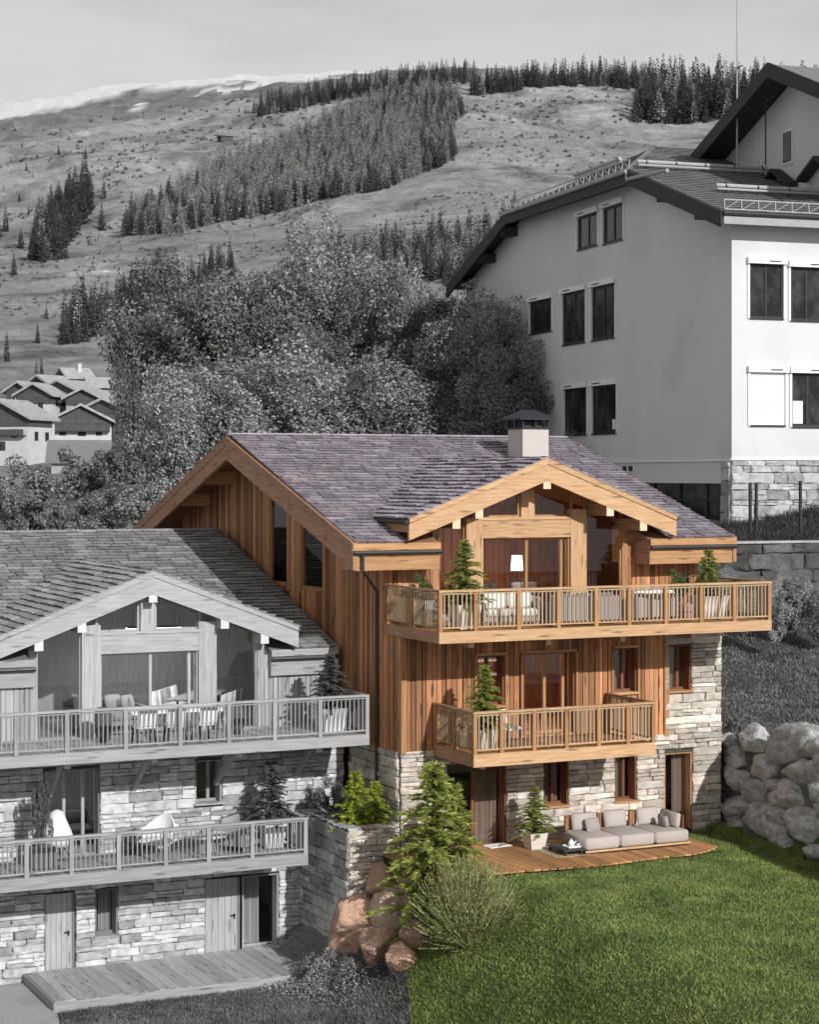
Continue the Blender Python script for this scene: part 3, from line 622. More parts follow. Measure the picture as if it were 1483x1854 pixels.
def balcony(parent,x0,x1,yf,yb,zb,zt,posts,mt,left=True,right=True,leftback=None,rightback=None,nb=9,deckw=0.145,fh=0.28,joists=()):
    """deck with fascia boards and a baluster rail. zb fascia bottom, zt top of the rail"""
    F,fy,pm,bm,dm,em=mt; zd=zb+fh
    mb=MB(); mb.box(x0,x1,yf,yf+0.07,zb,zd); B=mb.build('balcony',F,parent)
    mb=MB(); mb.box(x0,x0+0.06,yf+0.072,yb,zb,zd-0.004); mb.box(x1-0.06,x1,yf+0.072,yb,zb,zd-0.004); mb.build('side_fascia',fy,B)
    mb=MB(); mb.box(x0+0.07,x1-0.07,yf+0.08,yb,zd-0.16,zd-0.045); mb.build('slab',fy,B)
    u=x0+0.062; r=random.Random(int(x0*100+zb*7)); 
    while u<x1-0.07:
        e=min(u+deckw,x1-0.062); o=link('deck_board',r.choice(BOX),B,dm,loc=((u+e)/2,(yf+0.075+yb)/2,zd-0.022),scale=(e-u-0.012,yb-yf-0.08,0.04)); u+=deckw
    def run(A,Bp,ps):
        A=Vector(A); Bp=Vector(Bp); d=(Bp-A); Lg=d.length; d.normalize(); rz=math.atan2(d.y,d.x)
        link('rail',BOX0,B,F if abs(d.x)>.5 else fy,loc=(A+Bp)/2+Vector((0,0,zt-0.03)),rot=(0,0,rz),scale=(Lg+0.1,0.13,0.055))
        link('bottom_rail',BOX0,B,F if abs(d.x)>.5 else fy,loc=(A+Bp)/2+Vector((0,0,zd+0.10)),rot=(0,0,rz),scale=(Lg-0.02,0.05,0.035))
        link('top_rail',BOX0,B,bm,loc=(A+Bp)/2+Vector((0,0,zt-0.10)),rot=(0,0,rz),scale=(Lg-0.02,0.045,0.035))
        for t in ps: link('post',BOX[0],B,pm,loc=A+d*t+Vector((0,0,(zd-0.12+zt-0.06)/2)),rot=(0,0,rz),scale=(0.105,0.105,zt-0.06-zd+0.12))
        for a,b in zip(ps[:-1],ps[1:]):
            n=max(2,int(round((b-a)/0.118)))
            for k in range(1,n):
                link('baluster',BOX0,B,bm,loc=A+d*(a+(b-a)*k/n)+Vector((0,0,(zd+0.115+zt-0.115)/2)),rot=(0,0,rz),scale=(0.032,0.022,zt-zd-0.23))
    yr=yf+0.06
    run((x0+0.05,yr,0),(x1-0.05,yr,0),[p-x0-0.05 for p in posts])
    if left: lb=leftback if leftback is not None else yb; run((x0+0.05,yr,0),(x0+0.05,lb,0),[0.0+k*(lb-yr-0.05)/max(1,round((lb-yr)/1.3)) for k in range(1,max(1,round((lb-yr)/1.3))+1)] if False else [0.02]+[ (lb-yr-0.06)*k/max(1,round((lb-yr)/1.4)) for k in range(1,max(1,round((lb-yr)/1.4))+1)])
    if right: rb=rightback if rightback is not None else yb; run((x1-0.05,yr,0),(x1-0.05,rb,0),[0.02]+[(rb-yr-0.06)*k/max(1,round((rb-yr)/1.4)) for k in range(1,max(1,round((rb-yr)/1.4))+1)])
    for jx,jy in joists:
        link('joist',BOX0,B,fy,loc=(jx,(jy+yb)/2,zb-0.10),scale=(0.15,yb-jy,0.19)); link('joist_end',BOX0,B,em,loc=(jx,jy-0.004,zb-0.10),scale=(0.154,0.012,0.194))
    return B
# ================================================================== THE TWO CHALETS
TH=math.atan(0.315); CT,ST=math.cos(TH),math.sin(TH)
def zm(Y): return 8.05+0.315*(min(Y,19.18-Y)-0.3)
AX0,AZ0,DS=4.3,10.24,0.388
def zd(x): return AZ0-DS*abs(x-AX0)
def yv(x): return 0.3+(zd(x)-8.05)/0.315
def hslab(pts,zf,th,mb):
    n=len(pts); mb.add([(x,y,zf(x,y)) for x,y in pts]+[(x,y,zf(x,y)-th) for x,y in pts],[tuple(range(n)),tuple(range(2*n-1,n-1,-1))]+[(i,n+i,n+(i+1)%n,(i+1)%n) for i in range(n)])
def room(parent,x0,x1,y0,y1,z0,z1,wm,fm):
    mb=MB(); v=[(x0,y0,z0),(x1,y0,z0),(x1,y1,z0),(x0,y1,z0),(x0,y0,z1),(x1,y0,z1),(x1,y1,z1),(x0,y1,z1)]
    mb.add(v,[(4,5,6,7),(2,3,7,6),(1,2,6,5),(3,0,4,7)]); r=mb.build('room_shell',wm,parent)
    mb=MB(); mb.box(x0+.01,x1-.01,y0+.01,y1-.01,z0-0.06,z0+0.012); mb.build('room_floor',fm,parent)
def chalet(k,O,label,dw,xl,xr,W,posts):
    m=lambda n:M[k+'_'+n]
    E=empty('chalet',O,0,label,'house')
    p=posts
    # ---------------- roof
    mb=MB(); zf=lambda x,y:zm(y)
    hslab([(xl,.32),(1.25,.32),(1.25,yv(1.25)),(AX0,yv(AX0)),(7.68,yv(7.68)),(7.68,.32),(xr,.32),(xr,9.74),(xl,9.74)],lambda x,y:zm(y)-0.01,.13,mb)
    hslab([(xl,9.74),(xr,9.74),(xr,19.0),(xl,19.0)],lambda x,y:8.05+.315*(19.18-y-.3)-0.01,.13,mb)
    roof=mb.build('roof',M['underroof'] if k=='c' else M['g_underroof'],E)
    mb=MB(); e0=AX0-4.08; e1=AX0+4.08
    for a,b in ((e0,AX0),(e1,AX0)): hslab([(a,.02),(b,.02),(b,yv(b)),(a,yv(a))],lambda x,y:zd(x)-0.01,.12,mb)
    droof=mb.build('dormer_roof',M['underroof'] if k=='c' else M['g_underroof'],E)
    def lims(d):
        Y=.3+d*CT; z=8.05+.315*(Y-.3)
        if z>=AZ0: return [(xl,xr)]
        h=min((AZ0-z)/DS,4.02); return [(xl,AX0-h+.04),(AX0+h-.04,xr)]
    it=shingle_items((0,.3-.06,8.03),(1,0,0),(0,CT,ST),lims,38,5 if k=='c' else 6)
    dt=math.atan(DS); cd_,sd_=math.cos(dt),math.sin(dt)
    it2=shingle_items((e0-.03,0,zd(e0)-.01),(0,-1,0),(cd_,0,sd_),lambda d:[(-yv(min(e0+d*cd_,AX0))-.05,0.10)],17,7,w=(.6,1.5) if k=='g' else (.34,.8))
    it2+=shingle_items((e1+.03,0,zd(e1)-.01),(0,1,0),(-cd_,0,sd_),lambda d:[(-.10,yv(max(e1-d*cd_,AX0))+.05)],17,8)
    place('shingle',it+it2,m('shingle'),roof,O,300,'shingle_field')
    mb=MB(); mb.box(xl,xr,9.62,9.86,11.0,11.07); mb.build('ridge_cap',m('shingle'),roof)
    # back slope cover
    mb=MB(); hslab([(xl,9.8),(xr,9.8),(xr,19.05),(xl,19.05)],lambda x,y:8.05+.315*(19.18-y-.3)+.03,.03,mb); mb.build('back_covering',m('shingle'),roof)
    # ---------------- rake boards (both gable ends, two boards each slope)
    for X0,X1 in ((xl-.05,xl+.06),(xr-.06,xr+.05)):
        for ya,yb in ((.22,9.74),(19.26,9.74)):
            for t0,t1,pr in ((.03,.23,.02),(.235,.66,0.0)):
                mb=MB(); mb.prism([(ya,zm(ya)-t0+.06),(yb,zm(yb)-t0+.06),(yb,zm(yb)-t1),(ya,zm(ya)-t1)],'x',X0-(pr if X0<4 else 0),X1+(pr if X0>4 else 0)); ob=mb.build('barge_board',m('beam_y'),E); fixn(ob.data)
    # purlins through the gable ends
    for Y in (9.74,7.2,4.6,2.1,12.5,14.75):
        z=zm(Y)-.13-.30
        mb=MB(); mb.box(xl-.0,1.2,Y-.13,Y+.13,z-.12,z+.30 if Y!=9.74 else z+.22); mb.build('purlin',m('beam_x'),E)
        mb=MB(); mb.box(xl-.07,xl-.002,Y-.128,Y+.128,z-.118,z+.05); mb.build('purlin_end',m('beam_y'),E)
    # ---------------- eave boxes beside the dormer
    for a,b in ((xl-.04,1.25),(7.7,xr+.04)):
        mb=MB(); mb.box(a,b,.20,.29,7.86,8.04); mb.build('eave_board',m('beam_x'),E)
        mb=MB(); mb.box(a+.02,b,.26,.36,7.34,7.76); mb.build('eave_beam',m('beam_x'),E)
        mb=MB(); mb.box(a+.03,b-.02,.365,dw+.0,7.36,7.74); mb.build('eave_soffit',m('beam_y'),E)
        pts=[(a,.17,7.80),(b,.17,7.80)]; mb=MB(); mb.tube(pts,.055,8); mb.build('gutter',M['zinc'],E)
    for X,s in ((1.25,-1),(7.7,1)):   # cheek boards running back from the eave to the dormer wall
        mb=MB(); mb.prism([(.27,7.33),(dw+1.2,7.33),(dw+1.2,8.35),(.27,8.02)],'x',X,X+.05*s); ob=mb.build('cheek_board',m('beam_y'),E); fixn(ob.data)
    # ---------------- dormer front
    for s in (-1,1):
        xe=AX0+s*4.08; L=math.hypot(4.08,4.08*DS)
        for t0,t1,y0,y1 in ((.0,.15,-.07,.06),(.155,.60,-.04,.06)):
            mb=MB(); mb.prism([(xe,zd(xe)-t0+.03),(AX0,AZ0-t0+.03),(AX0,AZ0-t1),(xe,zd(xe)-t1+.05)],'y',y0,y1); ob=mb.build('barge_board',m('light_x'),E); fixn(ob.data)
        mb=MB(); mb.prism([(.07,zd(xe)-.14),(yv(xe),zd(xe)-.14),(yv(xe)-.3,zd(xe)-.34),(.07,zd(xe)-.34)],'x',xe-.02*s,xe-.10*s); ob=mb.build('eave_side_board',m('beam_y'),E); fixn(ob.data)
        mb=MB(); mb.tube([(xe+.05*s,-.02,zd(xe)-.07),(xe+.05*s,yv(xe)+.1,zd(xe)-.07)],.05,8); mb.build('gutter',M['zinc'],E)
    for X in (AX0,p[1]-.14,p[2]+.14,p[0]-.02,p[3]+.02) if k=='c' else (AX0,p[1]-.10,p[2]+.10,p[0]-.05,p[3]+.05):
        zt=zd(X)-.60+(.04 if abs(X-AX0)<.1 else .06); 
        mb=MB(); mb.box(X-.11,X+.11,-.015,dw+.25,zt-.25,zt+.07); mb.build('purlin',m('beam_y'),E)
        mb=MB(); mb.box(X-.113,X+.113,-.028,-.016,zt-.253,zt+.04); mb.build('purlin_end',m('end'),E)
    Yw=dw
    def vpost(name,x0,x1,z0,z1,mt,d=.24,yo=0.0): mb=MB(); mb.box(x0,x1,Yw+yo,Yw+yo+d,z0,z1); return mb.build(name,mt,E)
    vpost('post',p[1]-(p[1]-p[1]),0,0,0,m('light_z')) if False else None
    vpost('post',p[1],p[1]+.5,5.9,8.86,m('light_z'),.3,-.06); vpost('post',p[2]-.5,p[2],5.9,8.86,m('light_z'),.3,-.06)
    mb=MB(); mb.box(p[1]+.502,p[2]-.502,Yw-.05,Yw+.22,8.10,8.58); mb.build('lintel',m('light_x'),E)
    mb=MB(); mb.box(p[1]+.1,p[2]-.1,Yw-.075,Yw+.20,8.585,8.665); mb.build('sill_beam',m('light_x'),E)
    vpost('king_post',AX0-.22,AX0+.19,8.668,9.75,m('light_z'),.2,-.04)
    for x in (p[0]-.19,p[3]): vpost('end_post',x,x+.19,5.9,zd(x+.1)-.35,m('beam_z'),.16)
    # triangular and side panes with their frames
    def pane(poly,fm):
        f=MB(); cx=sum(q[0] for q in poly)/len(poly); cz=sum(q[1] for q in poly)/len(poly); n=len(poly)
        for i in range(n):
            a=poly[i];b=poly[(i+1)%n]; f.bar((a[0],Yw+.09,a[1]),(b[0],Yw+.09,b[1]),.08,.07)
        w=f.build('window',fm,E); q=MB(); q.prism(poly,'y',Yw+.085,Yw+.097); ob=q.build('pane',M['glass'],w); fixn(ob.data)
    for s,a,b in ((-1,AX0-.24,p[1]+.42),(1,AX0+.21,p[2]-.42)):
        zi=lambda x:zd(x)-.17
        pane([(a,8.68),(b,8.68),(b,zi(b)),(a,zi(a))],m('light_z') if k=='g' else m('beam_z'))
    for a,b in ((p[0],p[1]),(p[2],p[3])):
        pane([(a,5.95),(b,5.95),(b,zd(b)-.17),(a,zd(a)-.17)],m('beam_z'))
    frame_window(E,p[1]+.502,p[2]-.502,5.93,8.10,Yw,.10,m('light_z') if k=='g' else m('beam_z'),M['glass'],mull=((p[1]+p[2])/2+.05,p[2]-.72),name='terrace_door',jamb=(m('beam_z'),.05))
    # flank walls of the top floor
    for a,b in ((.0,p[0]-.19),(p[3]+.19,W)):
        mb=MB(); mb.box(a+.01,b-.01,Yw+.035,Yw+.2,5.7,7.9); mb.build('wall',m('board'),E)
        its=board_items('y',Yw+.035,a+.01,b-.01,5.9,7.5,[],31,w=(.12,.2)); place('board',its,m('board'),E,O,60,'board_strip')
    # rooms behind the glass
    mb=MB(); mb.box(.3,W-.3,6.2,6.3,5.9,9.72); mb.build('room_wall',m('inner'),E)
    mb=MB(); mb.box(.31,W-.31,Yw+.23,6.19,5.72,5.92); mb.build('room_floor',m('deck'),E)
    return E
pc=(1.61,2.40,6.12,7.30); pg=(1.33,2.50,6.18,7.36)
CH=chalet('c',(0,0,0),'colourful timber chalet with stone ground floor, larch balconies and purple slate roof',1.05,-1.2,10.5,9.85,pc)
GH=chalet('g',tuple(GO),'grey timber and stone chalet at lower left with wide pale dormer gable',0.40,-6.0,9.60,9.70,pg)
# ---------------- coloured chalet, lower storeys
ops_low=[(1.32,3.08,-.1,2.06),(4.20,4.97,.95,2.13),(6.40,7.12,.92,2.15),(8.00,8.93,-.1,2.13)]
ops_mid=[(2.20,3.02,3.72,5.05),(3.58,5.17,2.88,5.06),(6.38,7.12,3.88,5.09)]
ops_tow=[(8.10,8.88,3.84,5.10)]
wall_sheet('wall','y',.06,0,9.85,-.4,2.66,ops_low,.36,M['c_mortar'],CH); wall_sheet('wall','y',.06,0,8.02,2.66,5.68,ops_mid,.36,M['c_dark'],CH)
wall_sheet('wall','y',.06,8.02,9.85,2.66,5.68,ops_tow,.36,M['c_mortar'],CH)
st=stone_items('y',.05,0,9.87,-.15,2.66,ops_low,3)+stone_items('y',.04,7.99,9.87,2.66,5.66,ops_tow,4)+stone_items('x',.03,.1,3.2,-2.9,2.64,[],5,hr=(.16,.34),lr=(.4,1.1))
place('stone',st,M['c_stone'],CH,(0,0,0),300,'stone_field')
bd=board_items('y',.05,.0,8.0,2.64,5.66,ops_mid,6)
zr=lambda Y:zm(Y)-.14
ops_side=[(7.79,9.27,6.58,20),(5.07,6.75,6.56,20)]
bd+=board_items('x',.0,0.02,1.04,2.62,5.72,[],7); bd+=board_items('x',.0,1.05,17.5,2.62,zr,ops_side,8,w=(.13,.24))
place('board',bd,M['c_board'],CH,(0,0,0),300,'board_field')
# side walls, back wall
for X0,X1 in ((.004,.30),(9.55,9.85)):
    mb=MB(); mb.box(X0,X1,.43,19.0,-.5,5.9); mb.box(X0,X1,1.26,19.0,5.9,6.55)
    segs=[(1.26,5.07),(6.75,7.79),(9.27,9.74),(9.74,19.0)] if X0<1 else [(1.26,9.74),(9.74,19.0)]
    for a,b in segs: mb.prism([(a,6.55),(b,6.55),(b,zm(b)-.13),(a,zm(a)-.13)],'x',X0,X1)
    ob=mb.build('side_wall',M['c_dark'],CH); fixn(ob.data)
mb=MB(); mb.box(.3,9.55,18.7,19.0,-.5,8); mb.build('back_wall',M['c_dark'],CH)
for a,b,z in ((7.79,9.27,6.58),(5.07,6.75,6.56)):
    poly=[(a,z),(b,z),(b,zm(b)-.5),(a,zm(a)-.5)]; f=MB()
    for i in range(4):
        q,r_=poly[i],poly[(i+1)%4]; f.bar((.0,*q),(.0,*r_),.12,.09,up=(1,0,0))
    w=f.build('window',M['c_beam_z'],CH); q=MB(); q.prism(poly,'x',.03,.045); ob=q.build('pane',M['glass'],w); fixn(ob.data)
for y in (5.0,6.85,7.69,9.37): mb=MB(); mb.box(-.06,.02,y-.10,y+.10,6.4,zm(y)-.45); mb.build('window_post',M['c_beam_z'],CH)
for (x,z0,z1) in ((0.0,2.62,5.6),(8.0,2.62,5.66)):
    mb=MB(); mb.box(x-.02,x+.13,-.06,.03,z0,z1); mb.build('corner_board',M['c_beam_z'],CH)
JC=(M['c_dark'],.05); LC=M['c_beam_x']
frame_window(CH,1.32,3.08,.0,2.06,.0,.26,M['c_dark'],M['glass'],mull=(2.2,),jamb=JC,curtain=(2.3,3.0),cm=M['curtain'],name='terrace_door')
frame_window(CH,4.20,4.97,.95,2.13,.0,.27,M['c_dark'],M['glass'],jamb=JC,sill=LC,mull=(4.62,),curtain=(4.3,4.9),cm=M['curtain'])
frame_window(CH,6.40,7.12,.92,2.15,.0,.27,M['c_dark'],M['glass'],jamb=JC,sill=LC,mull=(6.85,),curtain=(6.45,7.0),cm=M['curtain'])
frame_window(CH,8.00,8.93,.0,2.13,.0,.22,M['c_beam_z'],M['glass'],jamb=(M['c_beam_z'],.06),curtain=(8.5,8.9),cm=M['curtain'],name='glazed_door')
frame_window(CH,2.20,3.02,3.72,5.05,.0,.24,M['c_dark'],M['glass'],jamb=JC,sill=LC,mull=(2.62,))
frame_window(CH,3.58,5.17,2.88,5.06,.0,.22,M['c_beam_z'],M['glass'],jamb=JC,mull=(4.35,4.92),name='balcony_door')
frame_window(CH,6.38,7.12,3.88,5.09,.0,.24,M['c_dark'],M['glass'],jamb=JC,sill=LC,mull=(6.8,),curtain=(6.4,6.8),cm=M['curtain'])
frame_window(CH,8.10,8.88,3.84,5.10,.0,.27,M['c_dark'],M['glass'],jamb=JC,sill=LC,mull=(8.6,),curtain=(8.15,8.85),cm=M['curtain'])
for a,b,c,d in ((3.55,5.20,5.06,5.13),(6.35,7.15,5.09,5.16),(2.17,3.05,5.05,5.12)): mb=MB(); mb.box(a,b,-.05,.04,c,d); mb.build('lintel_board',M['c_beam_x'],CH)
for a,b in ((3.50,3.57),(5.18,5.25),(2.12,2.19),(3.03,3.10),(6.30,6.37),(7.13,7.20)): mb=MB(); mb.box(a,b,-.055,.04,3.7 if not 3.4<a<5.3 else 2.88,5.05); mb.build('trim_board',M['c_beam_z'],CH)
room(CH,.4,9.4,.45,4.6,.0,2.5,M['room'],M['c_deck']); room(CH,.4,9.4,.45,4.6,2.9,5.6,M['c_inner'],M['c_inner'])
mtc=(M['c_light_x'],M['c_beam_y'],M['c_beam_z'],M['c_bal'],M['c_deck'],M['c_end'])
balcony(CH,-.05,9.90,-2.34,.98,5.63,6.95,[.0,.98,2.2,3.35,4.46,5.45,6.57,7.67,8.72,9.85],mtc,joists=((1.22,-1.6),(3.46,-1.6),(5.70,-1.6),(7.90,-1.6)))
balcony(CH,.90,6.22,-2.36,-.06,2.52,3.90,[.95,1.70,2.63,3.57,4.52,5.4,6.17],mtc,fh=.32,joists=((1.6,-1.5),(4.4,-1.5)))
# downpipe and gutter elbow
mb=MB(); mb.tube([(-1.0,.17,7.78),(-1.0,.17,7.35),(-.10,1.31,6.75),(-.10,1.31,-1.8)],.045,8); mb.build('downpipe',M['zinc'],CH)
# chimney
mb=MB(); mb.box(7.15,8.05,6.55,7.5,9.7,11.20); ck=mb.build('chimney',M['chimney'],CH)
mb=MB(); mb.box(7.12,8.08,6.52,7.53,11.2,11.26); 
for x in (7.17,7.6,8.03):
    for y in (6.57,7.03,7.48): mb.box(x-.03,x+.03,y-.03,y+.03,11.26,11.48)
mb.box(7.3,7.9,6.7,7.35,11.26,11.47); mb.build('vent',M['cap'],ck)
mb=MB(); mb.add([(6.98,6.38,11.48),(8.22,6.38,11.48),(8.22,7.67,11.48),(6.98,7.67,11.48),(6.98,6.38,11.53),(8.22,6.38,11.53),(8.22,7.67,11.53),(6.98,7.67,11.53),(7.35,7.02,11.80),(7.85,7.02,11.80)],
   [(3,2,1,0),(0,1,5,4),(1,2,6,5),(2,3,7,6),(3,0,4,7),(4,5,9,8),(5,6,9),(6,7,8,9),(7,4,8)]); mb.build('cap',M['cap'],ck)
# ---------------- grey chalet, lower storeys (local frame)
GO_=tuple(GO)
gl=[(1.43,2.24,-.1,2.07),(2.75,3.36,.88,2.08),(5.72,6.76,-.1,2.10),(6.76,7.82,.12,2.06)]
gm=[(1.40,2.88,2.9,5.22),(5.45,6.20,4.10,5.22)]
wall_sheet('wall','y',.06,-6,9.7,-.4,5.70,gl+gm,.36,M['g_mortar'],GH)
st=stone_items('y',.05,-2.0,9.72,-.1,2.75,gl,13,hr=(.11,.26))+stone_items('y',.05,-2.0,9.72,2.75,5.62,gm,14,hr=(.11,.27))
place('stone',st,M['g_stone'],GH,GO_,300,'stone_field')
mb=MB(); mb.box(9.38,9.68,.43,18.9,-.3,5.9); mb.prism([(.7,5.9),(18.9,5.9),(18.9,zm(18.9)-.13),(9.74,zm(9.74)-.13),(.7,zm(.7)-.13)],'x',9.38,9.68); ob=mb.build('side_wall',M['g_board'],GH); fixn(ob.data)
mb=MB(); mb.box(-6,9.38,18.6,18.9,-.3,8); mb.build('back_wall',M['g_board'],GH)
JG=(M['g_dark'],.05)
frame_window(GH,1.40,2.88,2.92,5.22,.0,.26,M['g_beam_z'],M['glass'],jamb=JG,mull=(2.0,2.5),name='balcony_door')
frame_window(GH,5.45,6.20,4.10,5.22,.0,.26,M['g_beam_z'],M['glass'],jamb=(M['g_beam_z'],.05),sill=M['g_beam_x'],mull=(5.9,))
frame_window(GH,2.75,3.36,.88,2.08,.0,.26,M['g_dark'],M['glass'],jamb=JG,sill=M['g_beam_x'],curtain=(2.95,3.3),cm=M['g_curtain'])
frame_window(GH,6.78,7.82,.12,2.06,.0,.24,M['g_beam_z'],M['glass'],jamb=(M['g_beam_z'],.05),sill=M['g_beam_x'],curtain=(6.85,7.4),cm=M['g_curtain'],name='terrace_door')
for a,b in ((1.43,2.24),(5.72,6.74)):
    mb=MB(); mb.box(a+.02,b-.02,.05,.10,0,2.06); D=mb.build('door',M['g_light_z'],GH); n=5
    for i in range(n):
        u0=a+.03+(b-a-.12)*i/n; u1=a+.03+(b-a-.12)*(i+1)/n; link('plank',BOX[i%4],D,M['g_light_z'],loc=((u0+u1)/2,.04,1.03),scale=(u1-u0-.008,.03,2.04))
    mb=MB(); mb.box(b-.09,b-.03,.0,.06,0,2.06); mb.build('door_frame',M['g_dark'],D)
    mb=MB(); mb.box(b-.20,b-.17,-.03,.03,.98,1.10); mb.box(b-.30,b-.17,-.05,-.03,1.06,1.09); mb.box(b-.2,b-.17,-.05,.0,1.06,1.09); mb.build('handle',M['dark_frame'],D)
for x in (1.55,3.78,6.05,8.27):
    mb=MB(); mb.box(x-.06,x+.06,-.05,.06,4.55,4.7); mb.bar((x,-.02,4.6),(x,-1.1,5.5),.11,.12); mb.build('brace',M['g_beam_y'],GH)
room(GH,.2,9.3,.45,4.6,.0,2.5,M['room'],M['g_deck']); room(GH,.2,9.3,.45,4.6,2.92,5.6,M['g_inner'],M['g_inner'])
mtg=(M['g_beam_x'],M['g_beam_y'],M['g_beam_z'],M['g_bal'],M['g_deck'],M['g_end'])
balcony(GH,-5.5,9.45,-2.32,.38,5.70,7.02,[-5.4,-4.1,-2.7,-1.25,.14,1.39,2.87,4.28,5.57,6.81,8.07,9.40],mtg,left=False,fh=.28,joists=((1.55,-1.75),(3.78,-1.75),(6.05,-1.75),(8.27,-1.75)))
balcony(GH,-5.5,7.72,-2.32,-.02,2.72,3.95,[-5.4,-4.2,-3.0,-1.9,-.75,.39,1.5,2.69,3.9,5.03,6.2,7.66],mtg,left=False,fh=.30,joists=((1.52,-1.75),(3.78,-1.75),(6.02,-1.75),(8.27-.75,-1.75)))
# plinth below the balcony corner and the deck in front of the doors
def deck(label,name,origin,x0,x1,y0,y1,z,mat,fm,pw,seed,edge=None):
    E=empty(name,origin,0,label,'deck'); r=random.Random(seed); u=x0
    while u<x1-.02:
        l=min(pw*r.uniform(.85,1.15),x1-u); yy0=y0+(edge((u+l/2)) if edge else 0)
        link('plank',r.choice(BOX),E,mat,loc=(u+l/2,(yy0+y1)/2,z-.02),scale=(l-.012,y1-yy0,.045),rot=(0,0,r.gauss(0,.002))); u+=l
    if fm:
        mb=MB(); mb.box(x0,x1,y0-.05,y0-.005,z-.26,z-.01); mb.build('fascia',fm,E); mb=MB(); mb.box(x0-.05,x0-.005,y0-.05,y1,z-.26,z-.01); mb.build('fascia',fm,E)
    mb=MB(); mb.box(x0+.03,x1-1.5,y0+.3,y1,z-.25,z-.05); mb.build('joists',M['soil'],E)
    return E
deck('low wooden deck of orange planks in front of the ground floor sofa','wooden_deck',(0,0,0),-.55,7.85,-3.5,-.01,.09,M['c_deck'],None,.21,3,edge=lambda x:.10*math.sin(x*1.3)+.9*max(0,x-6.4)**2*.45)
deck('grey plank deck with pale front edge before the grey chalet doors','wooden_deck',(0,0,0),-9.0,-1.5,.28,3.28,-2.80,M['g_deck'],M['g_beam_x'],.30,4)
# ================================================================== WHITE BUILDING (local x along its front, y along its long left side)
BZ=7.6
BE=empty('apartment_building',(BK[0],BK[1],BZ),BK_yaw,'large pale rendered building with half hipped tiled roof on a rubble stone base','building')
h=lambda z:z-BZ
def bw(p): # world of a local point
    return np.array([BK[0]+p[0]*BR[0]+p[1]*BL[0],BK[1]+p[0]*BR[1]+p[1]*BL[1],BZ+p[2]])
TB=26.0
# walls
leftw=[(14.9,12.6,20.25,21.75),(12.05,9.9,20.2,21.8),(20.7,17.9,16.75,18.3),(16.65,13.95,15.95,18.35),(13.3,10.75,15.95,18.35),(16.45,13.8,11.7,13.85),(13.25,10.6,11.7,13.85)]
rightw=[(.78,2.28,16.0,18.12,0),(2.60,4.10,15.95,18.05,0),(.80,2.36,11.78,13.85,1),(2.66,4.10,11.74,13.85,0),(6.2,7.7,15.9,18.0,0),(6.2,7.7,11.7,13.8,0),(9.0,10.5,15.9,18.0,0),(9.0,10.5,11.7,13.8,0)]
def wall_poly_x():   # left face: local plane x=0, gable outline
    ops=[(b,a,h(c),h(d)) for a,b,c,d in leftw]
    return wall_sheet('wall','x',0.0,0.0,29.6,h(9.82),h(19.9),[o for o in ops if o[3]<h(19.9)],.35,M['render_white'],BE)
wall_poly_x()
ops=[(b,a,h(c),h(d)) for a,b,c,d in leftw if c>20]
# gable part above the eave line built as strips between and beside the two attic windows
def ztop(s): return h(min(19.95+.338*(s+.9), 22.5, 19.95+.338*(30.2-s)))
mb=MB()
for a,b in ((0,7.0),(7.0,9.9),(12.05,12.6),(14.9,22.0),(22.0,29.6)):
    mb.prism([(a,h(19.9)),(b,h(19.9)),(b,ztop(b)),(a,ztop(a))],'x',.003,.35)
for a,b,c,d in leftw[:2]:
    mb.prism([(b,h(19.9)),(a,h(19.9)),(a,h(c)),(b,h(c))],'x',.003,.35); mb.prism([(b,h(d)),(a,h(d)),(a,h(22.5)),(b,h(22.5))],'x',.003,.35)
ob=mb.build('gable_wall',M['render_white'],BE); fixn(ob.data)
wall_sheet('wall','y',0.003,.35,TB,h(10.46),h(19.95),[(a,b,h(c),h(d)) for a,b,c,d,_ in rightw],.35,M['render_white'],BE)
mb=MB(); mb.box(-.06,TB,-.07,.02,h(10.40),h(10.47)); mb.box(-.08,-.0,.0,29.6,h(10.36),h(10.44)); mb.build('string_course',M['white_frame'],BE)
mb=MB(); mb.box(-.01,.4,.8,29.6,h(9.48),h(9.83)); mb.box(.0,.4,8.9,29.6,h(7.0),h(9.5)); mb.build('basement_wall',M['render_white'],BE)
# garage glazing under the left side
mb=MB(); mb.box(.12,.2,.8,8.9,h(7.0),h(9.5)); gz=mb.build('garage_window',M['darkglass'],BE)
mb=MB()
for y in (2.2,4.6,7.0): mb.box(.06,.12,y-.05,y+.05,h(7.0),h(9.5))
mb.box(.06,.12,.8,8.9,h(8.75),h(8.83)); mb.build('frame',M['dark_frame'],gz)
mb=MB(); mb.box(.1,3.0,.1,.8,h(6.9),h(10.38)); mb.box(.3,TB,.05,.4,h(6.9),h(10.38)); mb.build('base_wall',M['c_mortar'],BE)
st=stone_items('y',.06,-.02,9.5,h(6.9),h(10.38),[],23,hr=(.18,.5),lr=(.25,.8),depth=.16)+stone_items('x',.02,.06,.82,h(6.9),h(10.36),[],24,hr=(.4,.75),lr=(.7,.8),depth=.12)
def place_b(name,items,mat,limit):
    sc=[]
    for k,(me,mx,size) in enumerate(items):
        x,y,d=proj(bw(mx.translation)); sc.append((-(size) if (-5<x<1490 and y<1000) else 1.0,k))
    sc.sort(); keep=[k for v,k in sc[:limit] if v<0]; ks=set(keep)
    for k in keep: ob=link(name,items[k][0],BE,mat); ob.matrix_basis=items[k][1]
    rest=[(items[k][0],items[k][1]) for k in range(len(items)) if k not in ks]
    if rest: join(name+'_field',rest,mat,BE)
place_b('stone',st,M['old_stone'],200)
